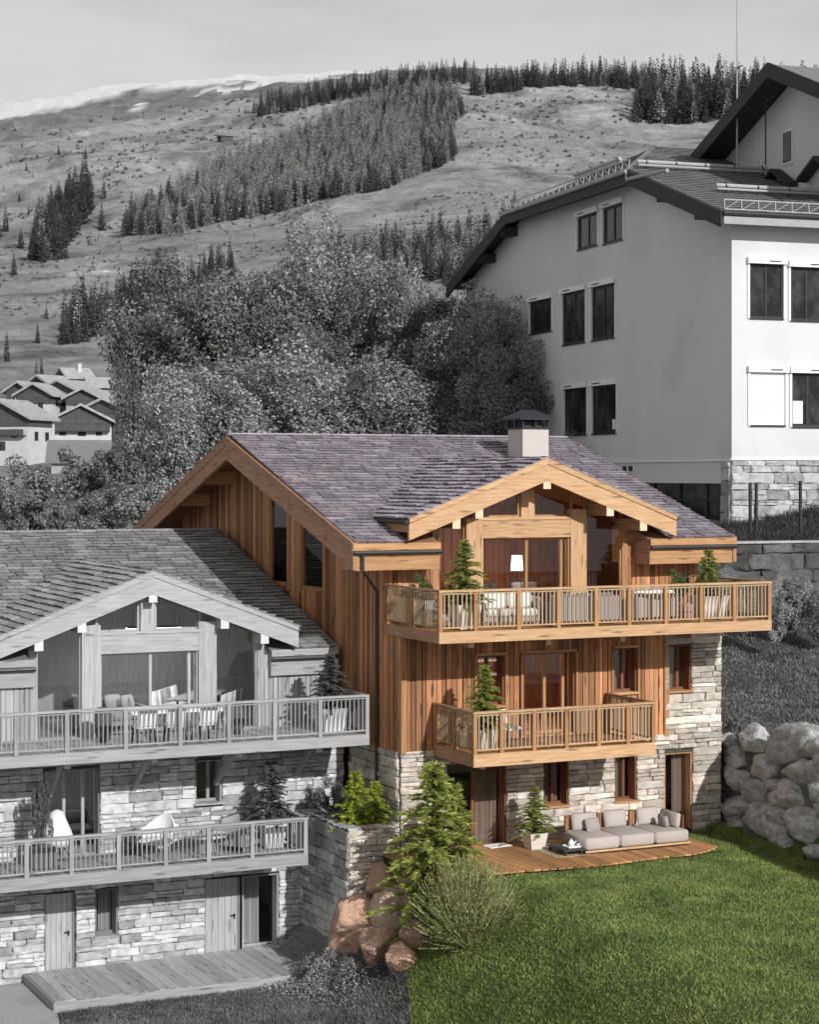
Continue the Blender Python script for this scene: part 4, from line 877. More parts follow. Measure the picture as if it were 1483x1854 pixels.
def bwin(axis,a,b,c,d,closed=0):
    u0,u1=min(a,b),max(a,b); z0,z1=h(c),h(d); P=(lambda m,p,q,e,f,r,s:m.box(e,f,p,q,r,s)) if axis=='x' else (lambda m,p,q,e,f,r,s:m.box(p,q,e,f,r,s))
    fw=.10 if axis=='x' else .07
    m=MB(); P(m,u0,u0+fw,.05,.12,z0,z1); P(m,u1-fw,u1,.05,.12,z0,z1); P(m,u0+fw,u1-fw,.05,.12,z1-fw,z1); P(m,u0+fw,u1-fw,.05,.12,z0,z0+fw); mid=(u0+u1)/2; P(m,mid-.04,mid+.04,.05,.12,z0+fw,z1-fw)
    w=m.build('window',M['dark_frame'],BE)
    m=MB(); P(m,u0+fw*.5,u1-fw*.5,.085,.10,z0+fw*.5,z1-fw*.5); m.build('pane',M['darkglass'],w)
    m=MB(); P(m,u0-.10,u0-.002,-.05,.03,z0-.04,z1+.1); m.build('guide_rail',M['white_frame'],w); m=MB(); P(m,u1+.002,u1+.10,-.05,.03,z0-.04,z1+.1); m.build('guide_rail',M['white_frame'],w)
    m=MB(); P(m,u0-.12,u1+.12,-.16,.06,z1+.0,z1+.24); m.build('shutter_box',M['white_frame'],w)
    m=MB(); P(m,u0+(u1-u0)*.55,u0+(u1-u0)*.88,-.168,-.162,z1+.08,z1+.13); m.build('vent_slot',M['dark_frame'],w)
    m=MB(); P(m,u0,u1,-.06,.05,z0-.07,z0-.003); m.build('sill',M['dark_frame'],w)
    if closed:
        n=17; m=MB()
        for i in range(n): P(m,u0+.01,u1-.01,.01 if i%2 else .018,.045,z0+(z1-z0)*i/n+.004,z0+(z1-z0)*(i+1)/n-.004)
        m.build('shutter',M['white_frame'],w)
for a,b,c,d in leftw: bwin('x',a,b,c,d)
for a,b,c,d,cl in rightw: bwin('y',a,b,c,d,cl)
m=MB(); m.box(.085-.02,.09,10.9,11.2,h(11.85),h(12.3)); m.build('notice',M['white_frame'],BE)
m=MB(); m.box(2.75,3.2,.07,.08,h(11.85),h(12.75)); m.build('notice',M['white_frame'],BE)
m=MB(); m.box(-.05,.0,9.6,9.9,h(10.0),h(10.2)); m.box(-.05,.0,9.0,9.3,h(10.0),h(10.2)); m.build('wall_vent',M['dark_frame'],BE)
# roof: two slopes and the half hip
RX,RS,RZ=3.8,14.6,25.15
rp=lambda s:19.97+.338*(s+.9) if s<RS else 19.97+.338*(30.1-s)
mb=MB(); zr_=.16
front=[(-.85,-.9,19.97),(TB,-.9,19.97),(TB,RS,RZ),(RX,RS,RZ),(-.85,7.6,rp(7.6))]
back=[(-.85,30.1,19.97),(-.85,21.4,rp(21.4)),(RX,RS,RZ),(TB,RS,RZ),(TB,30.1,19.97)]
hip=[(-.85,7.6,rp(7.6)),(RX,RS,RZ),(-.85,21.4,rp(21.4))]
for poly in (front,back,hip):
    n=len(poly); mb.add([(x,y,h(z)) for x,y,z in poly]+[(x,y,h(z)-zr_) for x,y,z in poly],[tuple(range(n)),tuple(range(2*n-1,n-1,-1))]+[(i,n+i,n+(i+1)%n,(i+1)%n) for i in range(n)])
RO=mb.build('roof',M['wood_black'],BE); fixn(RO.data)
# tile courses on the front slope and on the hip
ts=math.atan(.338); cT,sT=math.cos(ts),math.sin(ts); its=[]
rr=random.Random(4)
for k in range(40):
    s=-.9+(k+.5)*.42*cT
    if s>RS-.1: break
    xa=-.87 if s<7.6 else -.87+(s-7.6)/(RS-7.6)*(RX+.85)
    x=xa
    while x<14:
        L=.5; its.append((SHING[rr.randrange(6)],Matrix.Translation((x+L/2,s,h(rp(s))+.012))@Matrix.Rotation(ts,4,'X')@Matrix.Diagonal((L-.01,.42*1.1,.05,1)),.2)); x+=L
hl=math.hypot(RX+.85,RZ-rp(7.6)); hs=math.atan((RZ-rp(7.6))/(RX+.85))
for k in range(15):
    f=(k+.5)*.42/hl
    if f>.97: break
    a=7.6+(RS-7.6)*f; b=21.4-(21.4-RS)*f; x=-.85+(RX+.85)*f; z=rp(7.6)+(RZ-rp(7.6))*f; y=a
    while y<b:
        L=min(.5,b-y); its.append((SHING[rr.randrange(6)],Matrix.Translation((x,y+L/2,h(z)+.012))@Matrix(((0,math.cos(hs),-math.sin(hs),0),(-1,0,0,0),(0,math.sin(hs),math.cos(hs),0),(0,0,0,1)))@Matrix.Diagonal((L-.01,.46,.05,1)),.2)); y+=.5
join('tile_field',[(a,b) for a,b,_ in its],M['tile'],RO)
mb=MB(); mb.bar((RX,RS,h(RZ)+.04),(TB,RS,h(RZ)+.04),.3,.14); mb.bar((-.85,7.6,h(rp(7.6))+.04),(RX,RS,h(RZ)+.04),.22,.1); mb.build('ridge_cap',M['tile'],RO)
# barge and fascia boards, dark soffit, purlin ends
mb=MB(); mb.prism([(-.95,h(19.97)-.62),(-.95,h(19.97)),(7.6,h(rp(7.6))),(7.6,h(rp(7.6))-.62)],'x',-.98,-.86); ob=mb.build('barge_board',M['wood_black'],BE); fixn(ob.data)
mb=MB(); mb.prism([(30.1,h(19.97)-.62),(30.1,h(19.97)),(21.4,h(rp(21.4))),(21.4,h(rp(21.4))-.62)],'x',-.98,-.86); ob=mb.build('barge_board',M['wood_black'],BE); fixn(ob.data)
mb=MB(); mb.box(-.98,-.86,7.61,21.39,h(rp(7.6))-.62,h(rp(7.6))-.02); mb.build('fascia_board',M['wood_black'],BE)
mb=MB(); mb.box(-.86,TB,-.98,-.88,h(19.5),h(19.8)); mb.build('fascia_board',M['zinc_light'],BE); mb=MB(); mb.tube([(-.9,-1.02,h(19.9)),(TB,-1.02,h(19.9))],.09,8); mb.build('gutter',M['zinc'],BE)
mb=MB(); mb.tube([(-1.03,7.5,h(rp(7.6))-.1),(-1.03,21.5,h(rp(7.6))-.1)],.09,8); mb.tube([(-1.03,7.5,h(rp(7.6))-.1),(-1.03,7.4,h(rp(7.6))-.45),(-1.0,3.6,h(rp(7.6))-.62)],.08,8); mb.build('gutter',M['zinc_light'],BE)
for s in (1.2,4.6,22.6,25.6,28.8):
    z=h(rp(s))-.17; mb=MB(); mb.box(-.84,.3,s-.35,s+.35,z-.55,z-.12); mb.build('purlin_end',M['wood_black'],BE)
# snow guards: pipes in brackets and lattice fences
def guard(name,pts,q=2,mat=None):
    A,B=[Vector(p) for p in pts]; mb=MB(); Lg=(B-A).length
    for o in range(q): mb.tube([A+Vector((0,-.12*o,.16-.16*o)),B+Vector((0,-.12*o,.16-.16*o))],.085 if o==0 else .05,8)
    gp=mb.build(name,M['steel'],RO); n=max(2,int(Lg/1.5)); mb=MB()
    for k in range(n+1):
        c=A.lerp(B,(k+.3)/(n+.6)); mb.tube([c+Vector((0,.1,-.12)),c+Vector((0,-.1,-.1)),c+Vector((0,-.12,.14)),c+Vector((0,.0,.28)),c+Vector((0,.1,.22))],.035,6)
    mb.build('bracket',M['dark_frame'],gp)
def onslope(x,s,dz=.18): return (x,s,h(rp(s))+dz)
guard('snow_guard_pipe',(onslope(-.3,7.9),onslope(7.6,7.9))); guard('snow_guard_pipe',(onslope(.9,3.0),onslope(12,3.0)))
zh=lambda x:rp(7.6)+(RZ-rp(7.6))*(x+.85)/(RX+.85)
guard('snow_guard_pipe',((1.3,13.0,h(zh(1.3))+.2),(1.3,18.2,h(zh(1.3))+.2)))
def lattice(A,B,n,up):
    A=Vector(A);B=Vector(B);u=Vector(up); mb=MB()
    for t in (0,1): mb.bar(A+u*t,B+u*t,.035)
    for k in range(n+1): c=A.lerp(B,k/n); mb.bar(c,c+u,.03)
    for k in range(n): mb.bar(A.lerp(B,k/n),A.lerp(B,(k+.8)/n)+u*.9,.02)
    mb.build('snow_guard_fence',M['steel'],RO)
lattice((-.7,-.75,h(20.1)),(TB,-.75,h(20.1)),36,(0,.05,.38)); lattice((-.8,7.7,h(rp(7.6))+.1),(-.8,21.3,h(rp(7.6))+.1),20,(.05,0,.36))
# upper gabled block behind
gx=6.0; ga=(7.3,27.0); gpt=lambda s:h(27.0-.40*abs(s-7.3))
mb=MB(); mb.prism([(.2,h(21)),(14.4,h(21)),(14.4,gpt(14.4)),(7.3,gpt(7.3)),(.2,gpt(.2))],'x',gx,gx+.4); mb.box(gx,TB,.2,.6,h(21),gpt(.2)); mb.box(gx,TB,14.0,14.4,h(22),gpt(14.4)); ob=mb.build('upper_wall',M['render_white'],BE); fixn(ob.data); ob.location.y=-2.1
mb=MB()
for a,b in ((-.9,7.3),(7.3,15.5)):
    mb.prism([(a,gpt(a)+.25),(b,gpt(b)+.25),(b,gpt(b)+.02),(a,gpt(a)+.02)],'x',gx-1.4,TB)
UR=mb.build('upper_roof',M['tile'],BE); fixn(UR.data); UR.location.y=-2.1
mb=MB()
for a,b in ((-1.0,7.3),(7.3,15.6)): mb.prism([(a,gpt(a)+.32),(b,gpt(b)+.32),(b,gpt(b)-.32),(a,gpt(a)-.32)],'x',gx-1.52,gx-1.405)
ob=mb.build('barge_board',M['wood_black'],BE); fixn(ob.data); ob.location.y=-2.1
mb=MB()
for a,b in ((-.9,7.2),(7.4,15.5)): mb.prism([(a,gpt(a)+.015),(b,gpt(b)+.015),(b,gpt(b)-.1),(a,gpt(a)-.1)],'x',gx-1.4,gx-.01)
ob=mb.build('soffit',M['wood_black'],BE); fixn(ob.data); ob.location.y=-2.1
mb=MB(); mb.box(gx-.06,gx+.02,5.6,6.5,h(23.2),h(24.7)); uw=mb.build('window',M['white_frame'],BE); mb=MB(); mb.box(gx-.08,gx-.062,5.7,6.4,h(23.3),h(24.6)); mb.build('pane',M['darkglass'],uw)
# small dormer ridges in front of the gable wall
for s0 in (6.6,3.0):
    mb=MB()
    for a,b in ((s0-1.4,s0),(s0,s0+1.4)): mb.prism([(a,h(22.75)+.02-.55*abs(a-s0)+.3),(b,h(22.75)+.32-.55*abs(b-s0)),(b,h(22.75)+.18-.55*abs(b-s0)),(a,h(22.75)+.18-.55*abs(a-s0))],'x',gx-.6,gx-.05)
    ob=mb.build('small_gable',M['wood_black'],BE); fixn(ob.data)
# antenna mast and bracket aerial
a0=bw((gx-1.1,8.6,h(23.6)))
AN=empty('antenna_mast',a0,BK_yaw,'tall thin pale antenna mast rising past the upper gable','antenna')
mb=MB(); mb.tube([(0,0,-.2),(0,0,9.4)],.05,6,.018); mb.build('mast',M['zinc_light'],AN); mb=MB(); mb.bar((0,0,4.2),(0,-.5,4.2),.04); mb.build('aerial_arm',M['zinc'],AN); mb=MB(); mb.bar((0,0,2.4),(.5,-2.0,2.2),.03); mb.build('aerial_arm',M['zinc'],AN); mb=MB(); mb.bar((.3,-1.2,2.25),(.3,-2.7,2.5),.06); mb.bar((.3,-2.0,2.35),(.3,-2.0,-.4),.05); mb.build('aerial_arm',M['zinc'],AN)
# ================================================================== RIGHT SIDE: dark garden wall, fence posts, hedge, boulders
sW=-5.6
def wl(t,s): return BK[0]+t*BR[0]+s*BL[0],BK[1]+t*BR[1]+s*BL[1]
ox,oy=wl(-3,sW)
GW=empty('garden_wall',(ox,oy,4.6),BK_yaw,'dark rubble retaining wall with a pale coping line behind the upper lawn','wall')
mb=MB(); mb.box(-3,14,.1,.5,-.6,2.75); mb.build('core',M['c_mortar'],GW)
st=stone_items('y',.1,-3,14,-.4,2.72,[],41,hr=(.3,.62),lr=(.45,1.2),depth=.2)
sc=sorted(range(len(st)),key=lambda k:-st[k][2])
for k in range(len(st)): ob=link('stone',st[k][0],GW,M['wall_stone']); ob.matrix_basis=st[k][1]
mb=MB(); mb.box(-3,14,-.08,.55,2.74,2.82); mb.build('coping',M['stoneroof'],GW)
for t,lab in ((-1.1,'thin dark fence post nearest the corner of the stone base'),(-.85,'second dark fence post beside the corner of the stone base'),(1.0,'lone dark fence post standing before the rubble stone base')):
    x,y=wl(t-.4,-4.2); z=float(znear(x,y))
    mb=MB(); mb.box(x-.045,x+.045,y-.045,y+.045,z-.3,z+2.0); mb.box(x-.05,x+.05,y-.05,y+.05,z+2.002,z+2.03); setp(mb.build('fence_post',M['dark_frame']),lab,'post','fence posts above the garden wall')
def rock_mesh(name,seed,sub=3,flat=0.75):
    import bmesh
    r=random.Random(seed); bm=bmesh.new(); bmesh.ops.create_icosphere(bm,subdivisions=sub,radius=1.0)
    planes=[(Vector((r.gauss(0,1),r.gauss(0,1),r.gauss(0,1))).normalized(),r.uniform(.55,.88)) for _ in range(14)]
    from mathutils import noise
    so_=Vector((seed*7.3,seed*3.1,seed*1.7))
    for v in bm.verts:
        d=v.co.normalized(); R=1.0
        for n,k in planes:
            c=d.dot(n)
            if c>0.05: R=min(R,k/c)
        R=R*.93+.07+.09*noise.noise(d*1.6+so_)+.05*noise.noise(d*4.0+so_)+.035*noise.noise(d*8+so_)+.018*noise.noise(d*19+so_); v.co=d*R
    me=bpy.data.meshes.new(name); bm.to_mesh(me); bm.free()
    for p in me.polygons: p.use_smooth=True
    return me
ROCK=[rock_mesh('boulder_shape',s,4) for s in range(8)]
# grey boulder wall, photo outlines read onto the leaning face of the wall
P0=np.array([9.83,0,0]); P1=np.array([8.79,-5.86,0]); P2=np.array([10.35,0.1,2.75]); nW=np.cross(P1-P0,P2-P0); nW/=np.linalg.norm(nW)
wdir=(P1-P0)/np.linalg.norm(P1-P0); wup=np.cross(nW,wdir); wup=wup*np.sign(wup[2])
BWl=empty('boulder_wall',tuple(P0),0,'dry wall of big pale grey boulders beside the lawn','boulder wall')
bl_=[(1354,1338,46,26),(1428,1345,44,38),(1322,1371,24,22),(1376,1385,36,26),(1440,1396,38,26),(1325,1402,26,26),(1361,1428,34,24),(1415,1440,46,30),(1320,1462,28,22),(1376,1486,40,32),(1452,1498,46,34),(1328,1490,36,14),(1478,1352,32,30),(1476,1400,22,30),(1485,1430,24,24),(1490,1465,24,24),(1470,1540,40,20),(1408,1525,40,18),(1500,1385,30,30),(1510,1500,34,34),(1310,1340,16,20),(1395,1418,20,14),(1404,1475,22,20),(1345,1455,18,14),(1505,1545,30,22)]
for i,(x,y,rx,ry) in enumerate(bl_):
    p=onPl(x,y,P0,nW); d=proj(p)[2]; k=d/FPX
    lx=rx*k/abs(wdir@Rv)*0.62; lz=ry*k*1.12; lx=min(lx,lz*2.4)
    w_=Vector(wdir); u_=Vector(wup); n_=Vector(nW); 
    if n_.dot(Vector(CAM-p))<0: n_=-n_
    Mx=Matrix((w_,n_,u_)).transposed().to_4x4()
    ob=link('boulder',ROCK[i%8],BWl,M['rock_grey']); rr=random.Random(i)
    ob.matrix_basis=Matrix.Translation(Vector(p-P0)-n_*.25)@Mx@Matrix.Rotation(rr.uniform(-.2,.2),4,'Y')@Matrix.Diagonal((max(lx,lz*1.1)*1.02,max(.5,lz*1.0),lz*1.0,1))@Matrix.Rotation(math.pi*rr.choice((0,1)),4,'Z')
# warm boulders between the two gardens
wb=[(700,1598,38,34,'round mauve grey boulder topmost of the pile below the fir'),(668,1634,28,24,'small cream boulder with a cleft, second from the top of the pile'),(646,1680,54,44,'largest tan boulder at the left foot of the pile'),(712,1660,36,38,'rounded pinkish boulder in the middle of the pile'),(684,1710,38,32,'reddish brown boulder low in the pile above the grey lawn'),(726,1736,32,24,'small orange boulder alone at the bottom of the pile'),(752,1625,32,42,'reddish boulder half hidden behind the fir branches'),(760,1688,32,34,'striped buff boulder at the right of the pile beside the bush')]
for i,(x,y,rx,ry,lab) in enumerate(wb):
    # march along the sight line until it meets the slope
    d=40.0
    while d<60:
        p=atD(x,y+ry*.55,d)
        if p[2]<float(znear(p[0],p[1]))+.05: break
        d+=.05
    k=d/FPX; p=atD(x,y,d-.05); rr=random.Random(50+i)
    o=link('boulder',ROCK[(i*3+1)%8],None,M['rock_warm'],loc=tuple(p),rot=(rr.uniform(-.3,.3),rr.uniform(-.3,.3),rr.uniform(0,6)),scale=(rx*k*1.38,rx*k*1.15,ry*k*1.36))
    setp(o,lab,'boulder','warm boulders piled below the fir')
# stone planter between the chalets
PL=empty('stone_planter',(-1.46,0,-2.9),0,'stone walled planter between the two chalets with its left face in shade','planter')
mb=MB(); mb.box(.06,.35,.06,3.2,-.3,3.64); mb.box(.35,1.40,.06,.35,-.3,3.64); mb.build('core',M['c_mortar'],PL)
sa=stone_items('y',.05,.0,1.42,-.1,3.62,[],61,hr=(.09,.2),lr=(.25,.7)); sb=stone_items('x',.05,.02,3.25,-.1,3.62,[],62,hr=(.18,.36),lr=(.4,1.0))
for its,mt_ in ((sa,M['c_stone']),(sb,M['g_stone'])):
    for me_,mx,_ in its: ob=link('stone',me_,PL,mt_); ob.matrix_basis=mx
r=random.Random(3); y=0.0
while y<3.2: l=r.uniform(.35,.6); link('coping_stone',r.choice(STONE),PL,M['g_stone'],loc=(.19,y+l/2,3.66),rot=(math.pi/2*0,0,-math.pi/2),scale=(l-.01,.36,.08)); y+=l
x=.38
while x<1.4: l=r.uniform(.3,.5); l=min(l,1.42-x); link('coping_stone',r.choice(STONE),PL,M['c_stone'],loc=(x+l/2,.19,3.66),scale=(l-.01,.36,.08)); x+=l+.001
mb=MB(); mb.box(.352,1.43,.352,3.2,3.2,3.45); mb.build('soil',M['soil'],PL)
# ================================================================== PLANTS
def tri_cloud(P,Nrm,size,asp,rng,jit=0.5):
    """small two-triangle leaves at points P, roughly facing Nrm"""
    n=len(P); a=rng.normal(0,1,(n,3)); nn=Nrm+jit*rng.normal(0,1,(n,3)); nn/=np.linalg.norm(nn,axis=1)[:,None]
    u=np.cross(nn,a); u/=np.linalg.norm(u,axis=1)[:,None]; v=np.cross(nn,u); s=(size*(0.6+0.8*rng.random(n)))[:,None]
    V=np.empty((n,4,3)); V[:,0]=P-u*s; V[:,1]=P-v*s*asp; V[:,2]=P+u*s; V[:,3]=P+v*s*asp
    return V.reshape(-1,3),np.arange(4*n).reshape(n,4)
def crown_mesh(name,seed,n,lobes=26,leaf=0.045,flat=0.9,gap=0.25):
    rng=np.random.default_rng(seed); C=[];R=[]
    for i in range(lobes):
        d=rng.normal(0,1,3); d/=np.linalg.norm(d); d[2]=d[2]*.9+.12; q=rng.uniform(.35,.86); C.append(d*q); R.append(rng.uniform(.16,.36))
    C=np.array(C);R=np.array(R); pr=R**2/np.sum(R**2); k=rng.choice(lobes,n,p=pr)
    d=rng.normal(0,1,(n,3)); d/=np.linalg.norm(d,axis=1)[:,None]; rad=R[k]*(1-0.55*rng.random(n)**2.2)*(1+.12*np.sin(7*d[:,0]+k)*np.cos(6*d[:,2]))
    P=C[k]+d*rad[:,None]; nz=fbm(P[:,0]*5+P[:,2]*3+seed,P[:,1]*5-P[:,2]*4,3,seed); P=P[nz>-gap*.35]; d=d[nz>-gap*.35]
    V,Q=tri_cloud(P,d*.7+np.array([0,-.1,.3]),leaf,.55,rng,.55); return npmesh(name,V,Q)
CROWN=[crown_mesh('broad_crown',100+i,64000,lobes=46,leaf=.0185) for i in range(3)]
SHRUBM=[crown_mesh('shrub_crown',200+i,9000,lobes=18,leaf=.042) for i in range(3)]
def trunk_mesh(seed,Ht,R,spread=1.0,limbs=7):
    r=random.Random(seed); mb=MB(); mb.tube([(0,0,-.3),(r.uniform(-.1,.1)*Ht*.1,0,Ht*.3),(r.uniform(-.2,.2),r.uniform(-.2,.2),Ht*.62),(0,0,Ht*.9)],R,8,R*.25)
    for k in range(limbs):
        a=k*2.4+r.uniform(-.4,.4); z0=Ht*r.uniform(.28,.6); L=Ht*r.uniform(.25,.4)*spread
        mb.tube([(0,0,z0),(math.cos(a)*L*.5,math.sin(a)*L*.5,z0+L*.45),(math.cos(a)*L,math.sin(a)*L,z0+L*.9)],R*.4,6,R*.08)
    return mb.mesh('limb_shape',True)
def broad_tree(name,px,py_top,wpx,hpx,D,mat,label,ci,group=None,base=None):
    """crown centred on a sight line at distance D; the trunk goes down to the ground"""
    k=D/FPX; c=atD(px,py_top+hpx/2,D); rx=wpx/2*k*1.08; rz=hpx/2*k*1.04
    gz=zfar(px,D) if D>84 else float(znear(c[0],c[1])); E=empty(name,(c[0],c[1],gz),0,label,'tree',group); H=c[2]-gz
    link('trunk',trunk_mesh(ci,max(H+rz*.3,1.5),max(.18,rx*.06),limbs=8),E,M['g_bark'])
    link('crown',CROWN[ci%3],E,mat,loc=(0,0,H),rot=(0,0,ci*1.3),scale=(rx*1.12,rx*1.12,rz*1.12)); return E
BT='broadleaf trees massed behind the two chalets'
broad_tree('broadleaf_tree',600,412,270,330,112,M['leaf_mid'],'tallest mid grey broadleaf tree with rounded top above the coloured roof',0,BT)
broad_tree('broadleaf_tree',350,505,300,330,108,M['leaf_dark'],'dark broadleaf tree at the left shoulder of the clump behind the roofs',1,BT)
broad_tree('broadleaf_tree',470,470,240,300,110,M['leaf_mid'],'mid grey broadleaf tree between the dark left one and the tallest',5,BT)
broad_tree('broadleaf_tree',735,470,240,330,106,M['leaf_mid'],'mid grey broadleaf tree right of the tallest and behind the chimney',2,BT)
broad_tree('broadleaf_tree',880,530,210,260,97,M['leaf_mid'],'broadleaf tree touching the left wall of the pale building',3,BT)
broad_tree('broadleaf_tree',915,640,190,220,94,M['leaf_mid'],'low broadleaf tree behind the chimney cap',4,BT)
broad_tree('broadleaf_tree',455,640,330,260,92,M['leaf_light'],'pale bright leaved tree in front of the clump above the gable peak',6,BT)
broad_tree('broadleaf_tree',345,700,240,300,90,M['leaf_light'],'pale leaved tree left of the coloured gable peak',7,BT)
broad_tree('broadleaf_tree',690,640,280,260,95,M['leaf_mid'],'low broadleaf tree directly above the slate roof ridge',8,BT)
broad_tree('broadleaf_tree',268,645,125,290,100,M['leaf_dark'],'narrow dark tree on the left edge of the clump above the village roofs',9,BT)
broad_tree('broadleaf_tree',560,620,240,250,101,M['leaf_dark'],'dark broadleaf tree filling the middle of the clump under the tallest crown',10,BT)
broad_tree('broadleaf_tree',800,560,200,280,103,M['leaf_dark'],'dark broadleaf tree filling the gap left of the pale building',11,BT)
def shrub(name,pos,rx,rz,mat,label,si,group=None,cat='shrub'):
    E=empty(name,pos,0,label,cat,group); mb=MB(); r=random.Random(si)
    for k in range(7): a=k*.9; mb.tube([(0,0,-.1),(math.cos(a)*rx*.3,math.sin(a)*rx*.3,rz*.7),(math.cos(a)*rx*.6,math.sin(a)*rx*.6,rz*1.2)],.03*max(rx,.4),5,.008)
    mb.build('stem',M['g_bark'],E); link('foliage',SHRUBM[si%3],E,mat,loc=(0,0,rz*.85),rot=(0,0,si),scale=(rx,rx,rz)); return E
def shrub_px(x,ytop,w,hp,D,mat,label,si,group):
    k=D/FPX; c=atD(x,ytop+hp,D); return shrub('shrub',tuple(c),w/2*k*1.1,hp/2*k*1.15,mat,label,si,group)
SG='shrubs behind the grey roof'
for i,(x,yt,w,hp,D,mt_,lab) in enumerate([(50,835,150,140,82,'leaf_dark','dark shrub at the left edge above the grey roof'),(150,815,150,150,84,'leaf_dark','dark rounded shrub below the village roofs'),(225,790,130,170,83,'leaf_dark','tall dark shrub left of the chalet gable behind the grey roof'),(195,880,130,90,76,'leaf_light','pale leafy shrub along the grey roof ridge'),(270,868,120,100,77,'leaf_light','pale shrub touching the lower end of the wooden gable'),(110,898,90,70,76,'leaf_light','low pale shrub peeping over the grey ridge'),(15,870,90,110,79,'leaf_dark','dark shrub cut by the left picture edge')]):
    shrub_px(x,yt,w,hp,D,M[mt_],lab,i,SG)
# ---------------- firs near the camera
def fir_mesh(name,seed,whorls=24,base=.0,wid=.42,dense=1.0,nd=.05,droop=.25,fork=0):
    """height 1; returns (stem mesh, needle mesh)"""
    rng=np.random.default_rng(seed); r=random.Random(seed); mb=MB(); P=[];Nn=[];A=[]
    mb.tube([(0,0,0),(0,0,.5),(r.uniform(-.01,.01),0,1.0)],.022,6,.003)
    def branch(p0,d,L,up):
        nseg=max(3,int(L/.03)); prev=None
        for i in range(nseg+1):
            t=i/nseg; q=p0+d*L*t+np.array([0,0,up*L*t*(1-t)-droop*L*t*t*.7]); 
            if i: tw.append((prev,q,L,t))
            prev=q
    tw=[]
    for w in range(whorls):
        z=base+.04+(1-base-.06)*(w/whorls)**.9; f=1-(z-base)/(1-base); L0=wid*(f**.85)*r.uniform(.8,1.1)+.018; nb=r.randint(4,7)
        a0=r.uniform(0,6)
        for b in range(nb):
            a=a0+2*math.pi*b/nb+r.uniform(-.25,.25); L=L0*r.uniform(.55,1.2); d=np.array([math.cos(a),math.sin(a),r.uniform(-.1,.5)]); branch(np.array([0,0,z]),d/np.linalg.norm(d),L,r.uniform(.1,.5))
            mb.tube([(0,0,z),tuple(np.array([0,0,z])+d*L*.8)],.006,4,.002)
    V=[];Q=[];b=0
    for p,q,L,t in tw:
        d=q-p; l=np.linalg.norm(d); d=d/l; side=np.cross(d,[0,0,1.0]); side/=np.linalg.norm(side)+1e-6
        k=int(max(3,7*dense))
        for j in range(k):
            s=r.uniform(0,1); o=p+(q-p)*s; sg=r.choice((-1,1)); ang=r.uniform(.3,1.1); ln=nd*r.uniform(.5,1.3)*(1-.35*t)+.008
            dirn=d*math.cos(ang)+side*sg*math.sin(ang)+np.array([0,0,r.uniform(-.35,.45)]); dirn/=np.linalg.norm(dirn); wv=np.cross(dirn,[r.gauss(0,1),r.gauss(0,1),r.gauss(0,1)]); wv/=np.linalg.norm(wv)+1e-6; wv*=ln*.11
            e=o+dirn*ln; V+=[o-wv,o+wv,e+wv*.4,e-wv*.4]; Q.append((b,b+1,b+2,b+3)); b+=4
    return mb.mesh('fir_stem',True),npmesh(name,np.array(V),np.array(Q))
FIRS=[fir_mesh('fir_needles_shape',301,23,dense=2.6,nd=.046,wid=.42),fir_mesh('fir_needles_shape',302,16,dense=2.3,nd=.062,wid=.42),fir_mesh('fir_needles_shape',303,16,dense=2.2,nd=.06,wid=.38)]
def fir(name,pos,H,wscale,mat,label,si,group=None,bark='bark',rz=0.0):
    E=empty(name,pos,rz,label,'fir tree',group); s,n=FIRS[si%3]
    link('trunk',s,E,M[bark],scale=(H*wscale,H*wscale,H)); link('foliage',n,E,mat,scale=(H*wscale,H*wscale,H)); return E
def potted_fir(pos,H,ph,pw,mat,potm,label,si,group=None,wscale=1.0):
    E=empty('potted_fir',pos,0,label,'potted fir',group); s,n=FIRS[si%3]
    mb=MB(); a,b=pw*.36,pw*.5; mb.add([(-a,-a,0),(a,-a,0),(a,a,0),(-a,a,0),(-b,-b,ph),(b,-b,ph),(b,b,ph),(-b,b,ph),(-b*.88,-b*.88,ph),(b*.88,-b*.88,ph),(b*.88,b*.88,ph),(-b*.88,b*.88,ph),(-b*.85,-b*.85,ph-.06),(b*.85,-b*.85,ph-.06),(b*.85,b*.85,ph-.06),(-b*.85,b*.85,ph-.06)],
      [(3,2,1,0)]+[(i,(i+1)%4,4+(i+1)%4,4+i) for i in range(4)]+[(4+i,4+(i+1)%4,8+(i+1)%4,8+i) for i in range(4)]+[(8+i,8+(i+1)%4,12+(i+1)%4,12+i) for i in range(4)])
    mb.build('pot',potm,E); mb=MB(); mb.box(-b*.85,b*.85,-b*.85,b*.85,ph-.12,ph-.06); mb.build('soil',M['soil'],E)
    link('trunk',s,E,M['bark'],loc=(0,0,ph-.08),scale=(H*wscale,H*wscale,H)); link('foliage',n,E,mat,loc=(0,0,ph-.08),scale=(H*wscale,H*wscale,H)); return E
def zg(x,y): return float(znear(x,y))
fir('fir_tree',(-.30,-2.55,zg(-.30,-2.55)),3.95,1.0,M['fir'],'big yellow green fir standing on the boulders left of the wooden deck',0)
fir('fir_tree',(.55,-1.9,zg(.55,-1.9)),2.6,.95,M['fir'],'slimmer green fir just behind the big fir by the glazed door',1)
fir('fir_tree',(-.45,-3.0,zg(-.45,-3.0)-.1),1.7,1.5,M['fir'],'low spreading fir at the foot of the big fir beside the boulders',2)
fir('fir_tree',(-.95,.75,.45),1.75,1.0,M['fir_yellow'],'bright yellow green fir in the stone planter with the taller tip',1)
fir('fir_tree',(-.45,.62,.45),1.45,1.15,M['fir_yellow'],'bright yellow green fir in the planter nearer the downpipe',2,rz=1.0)
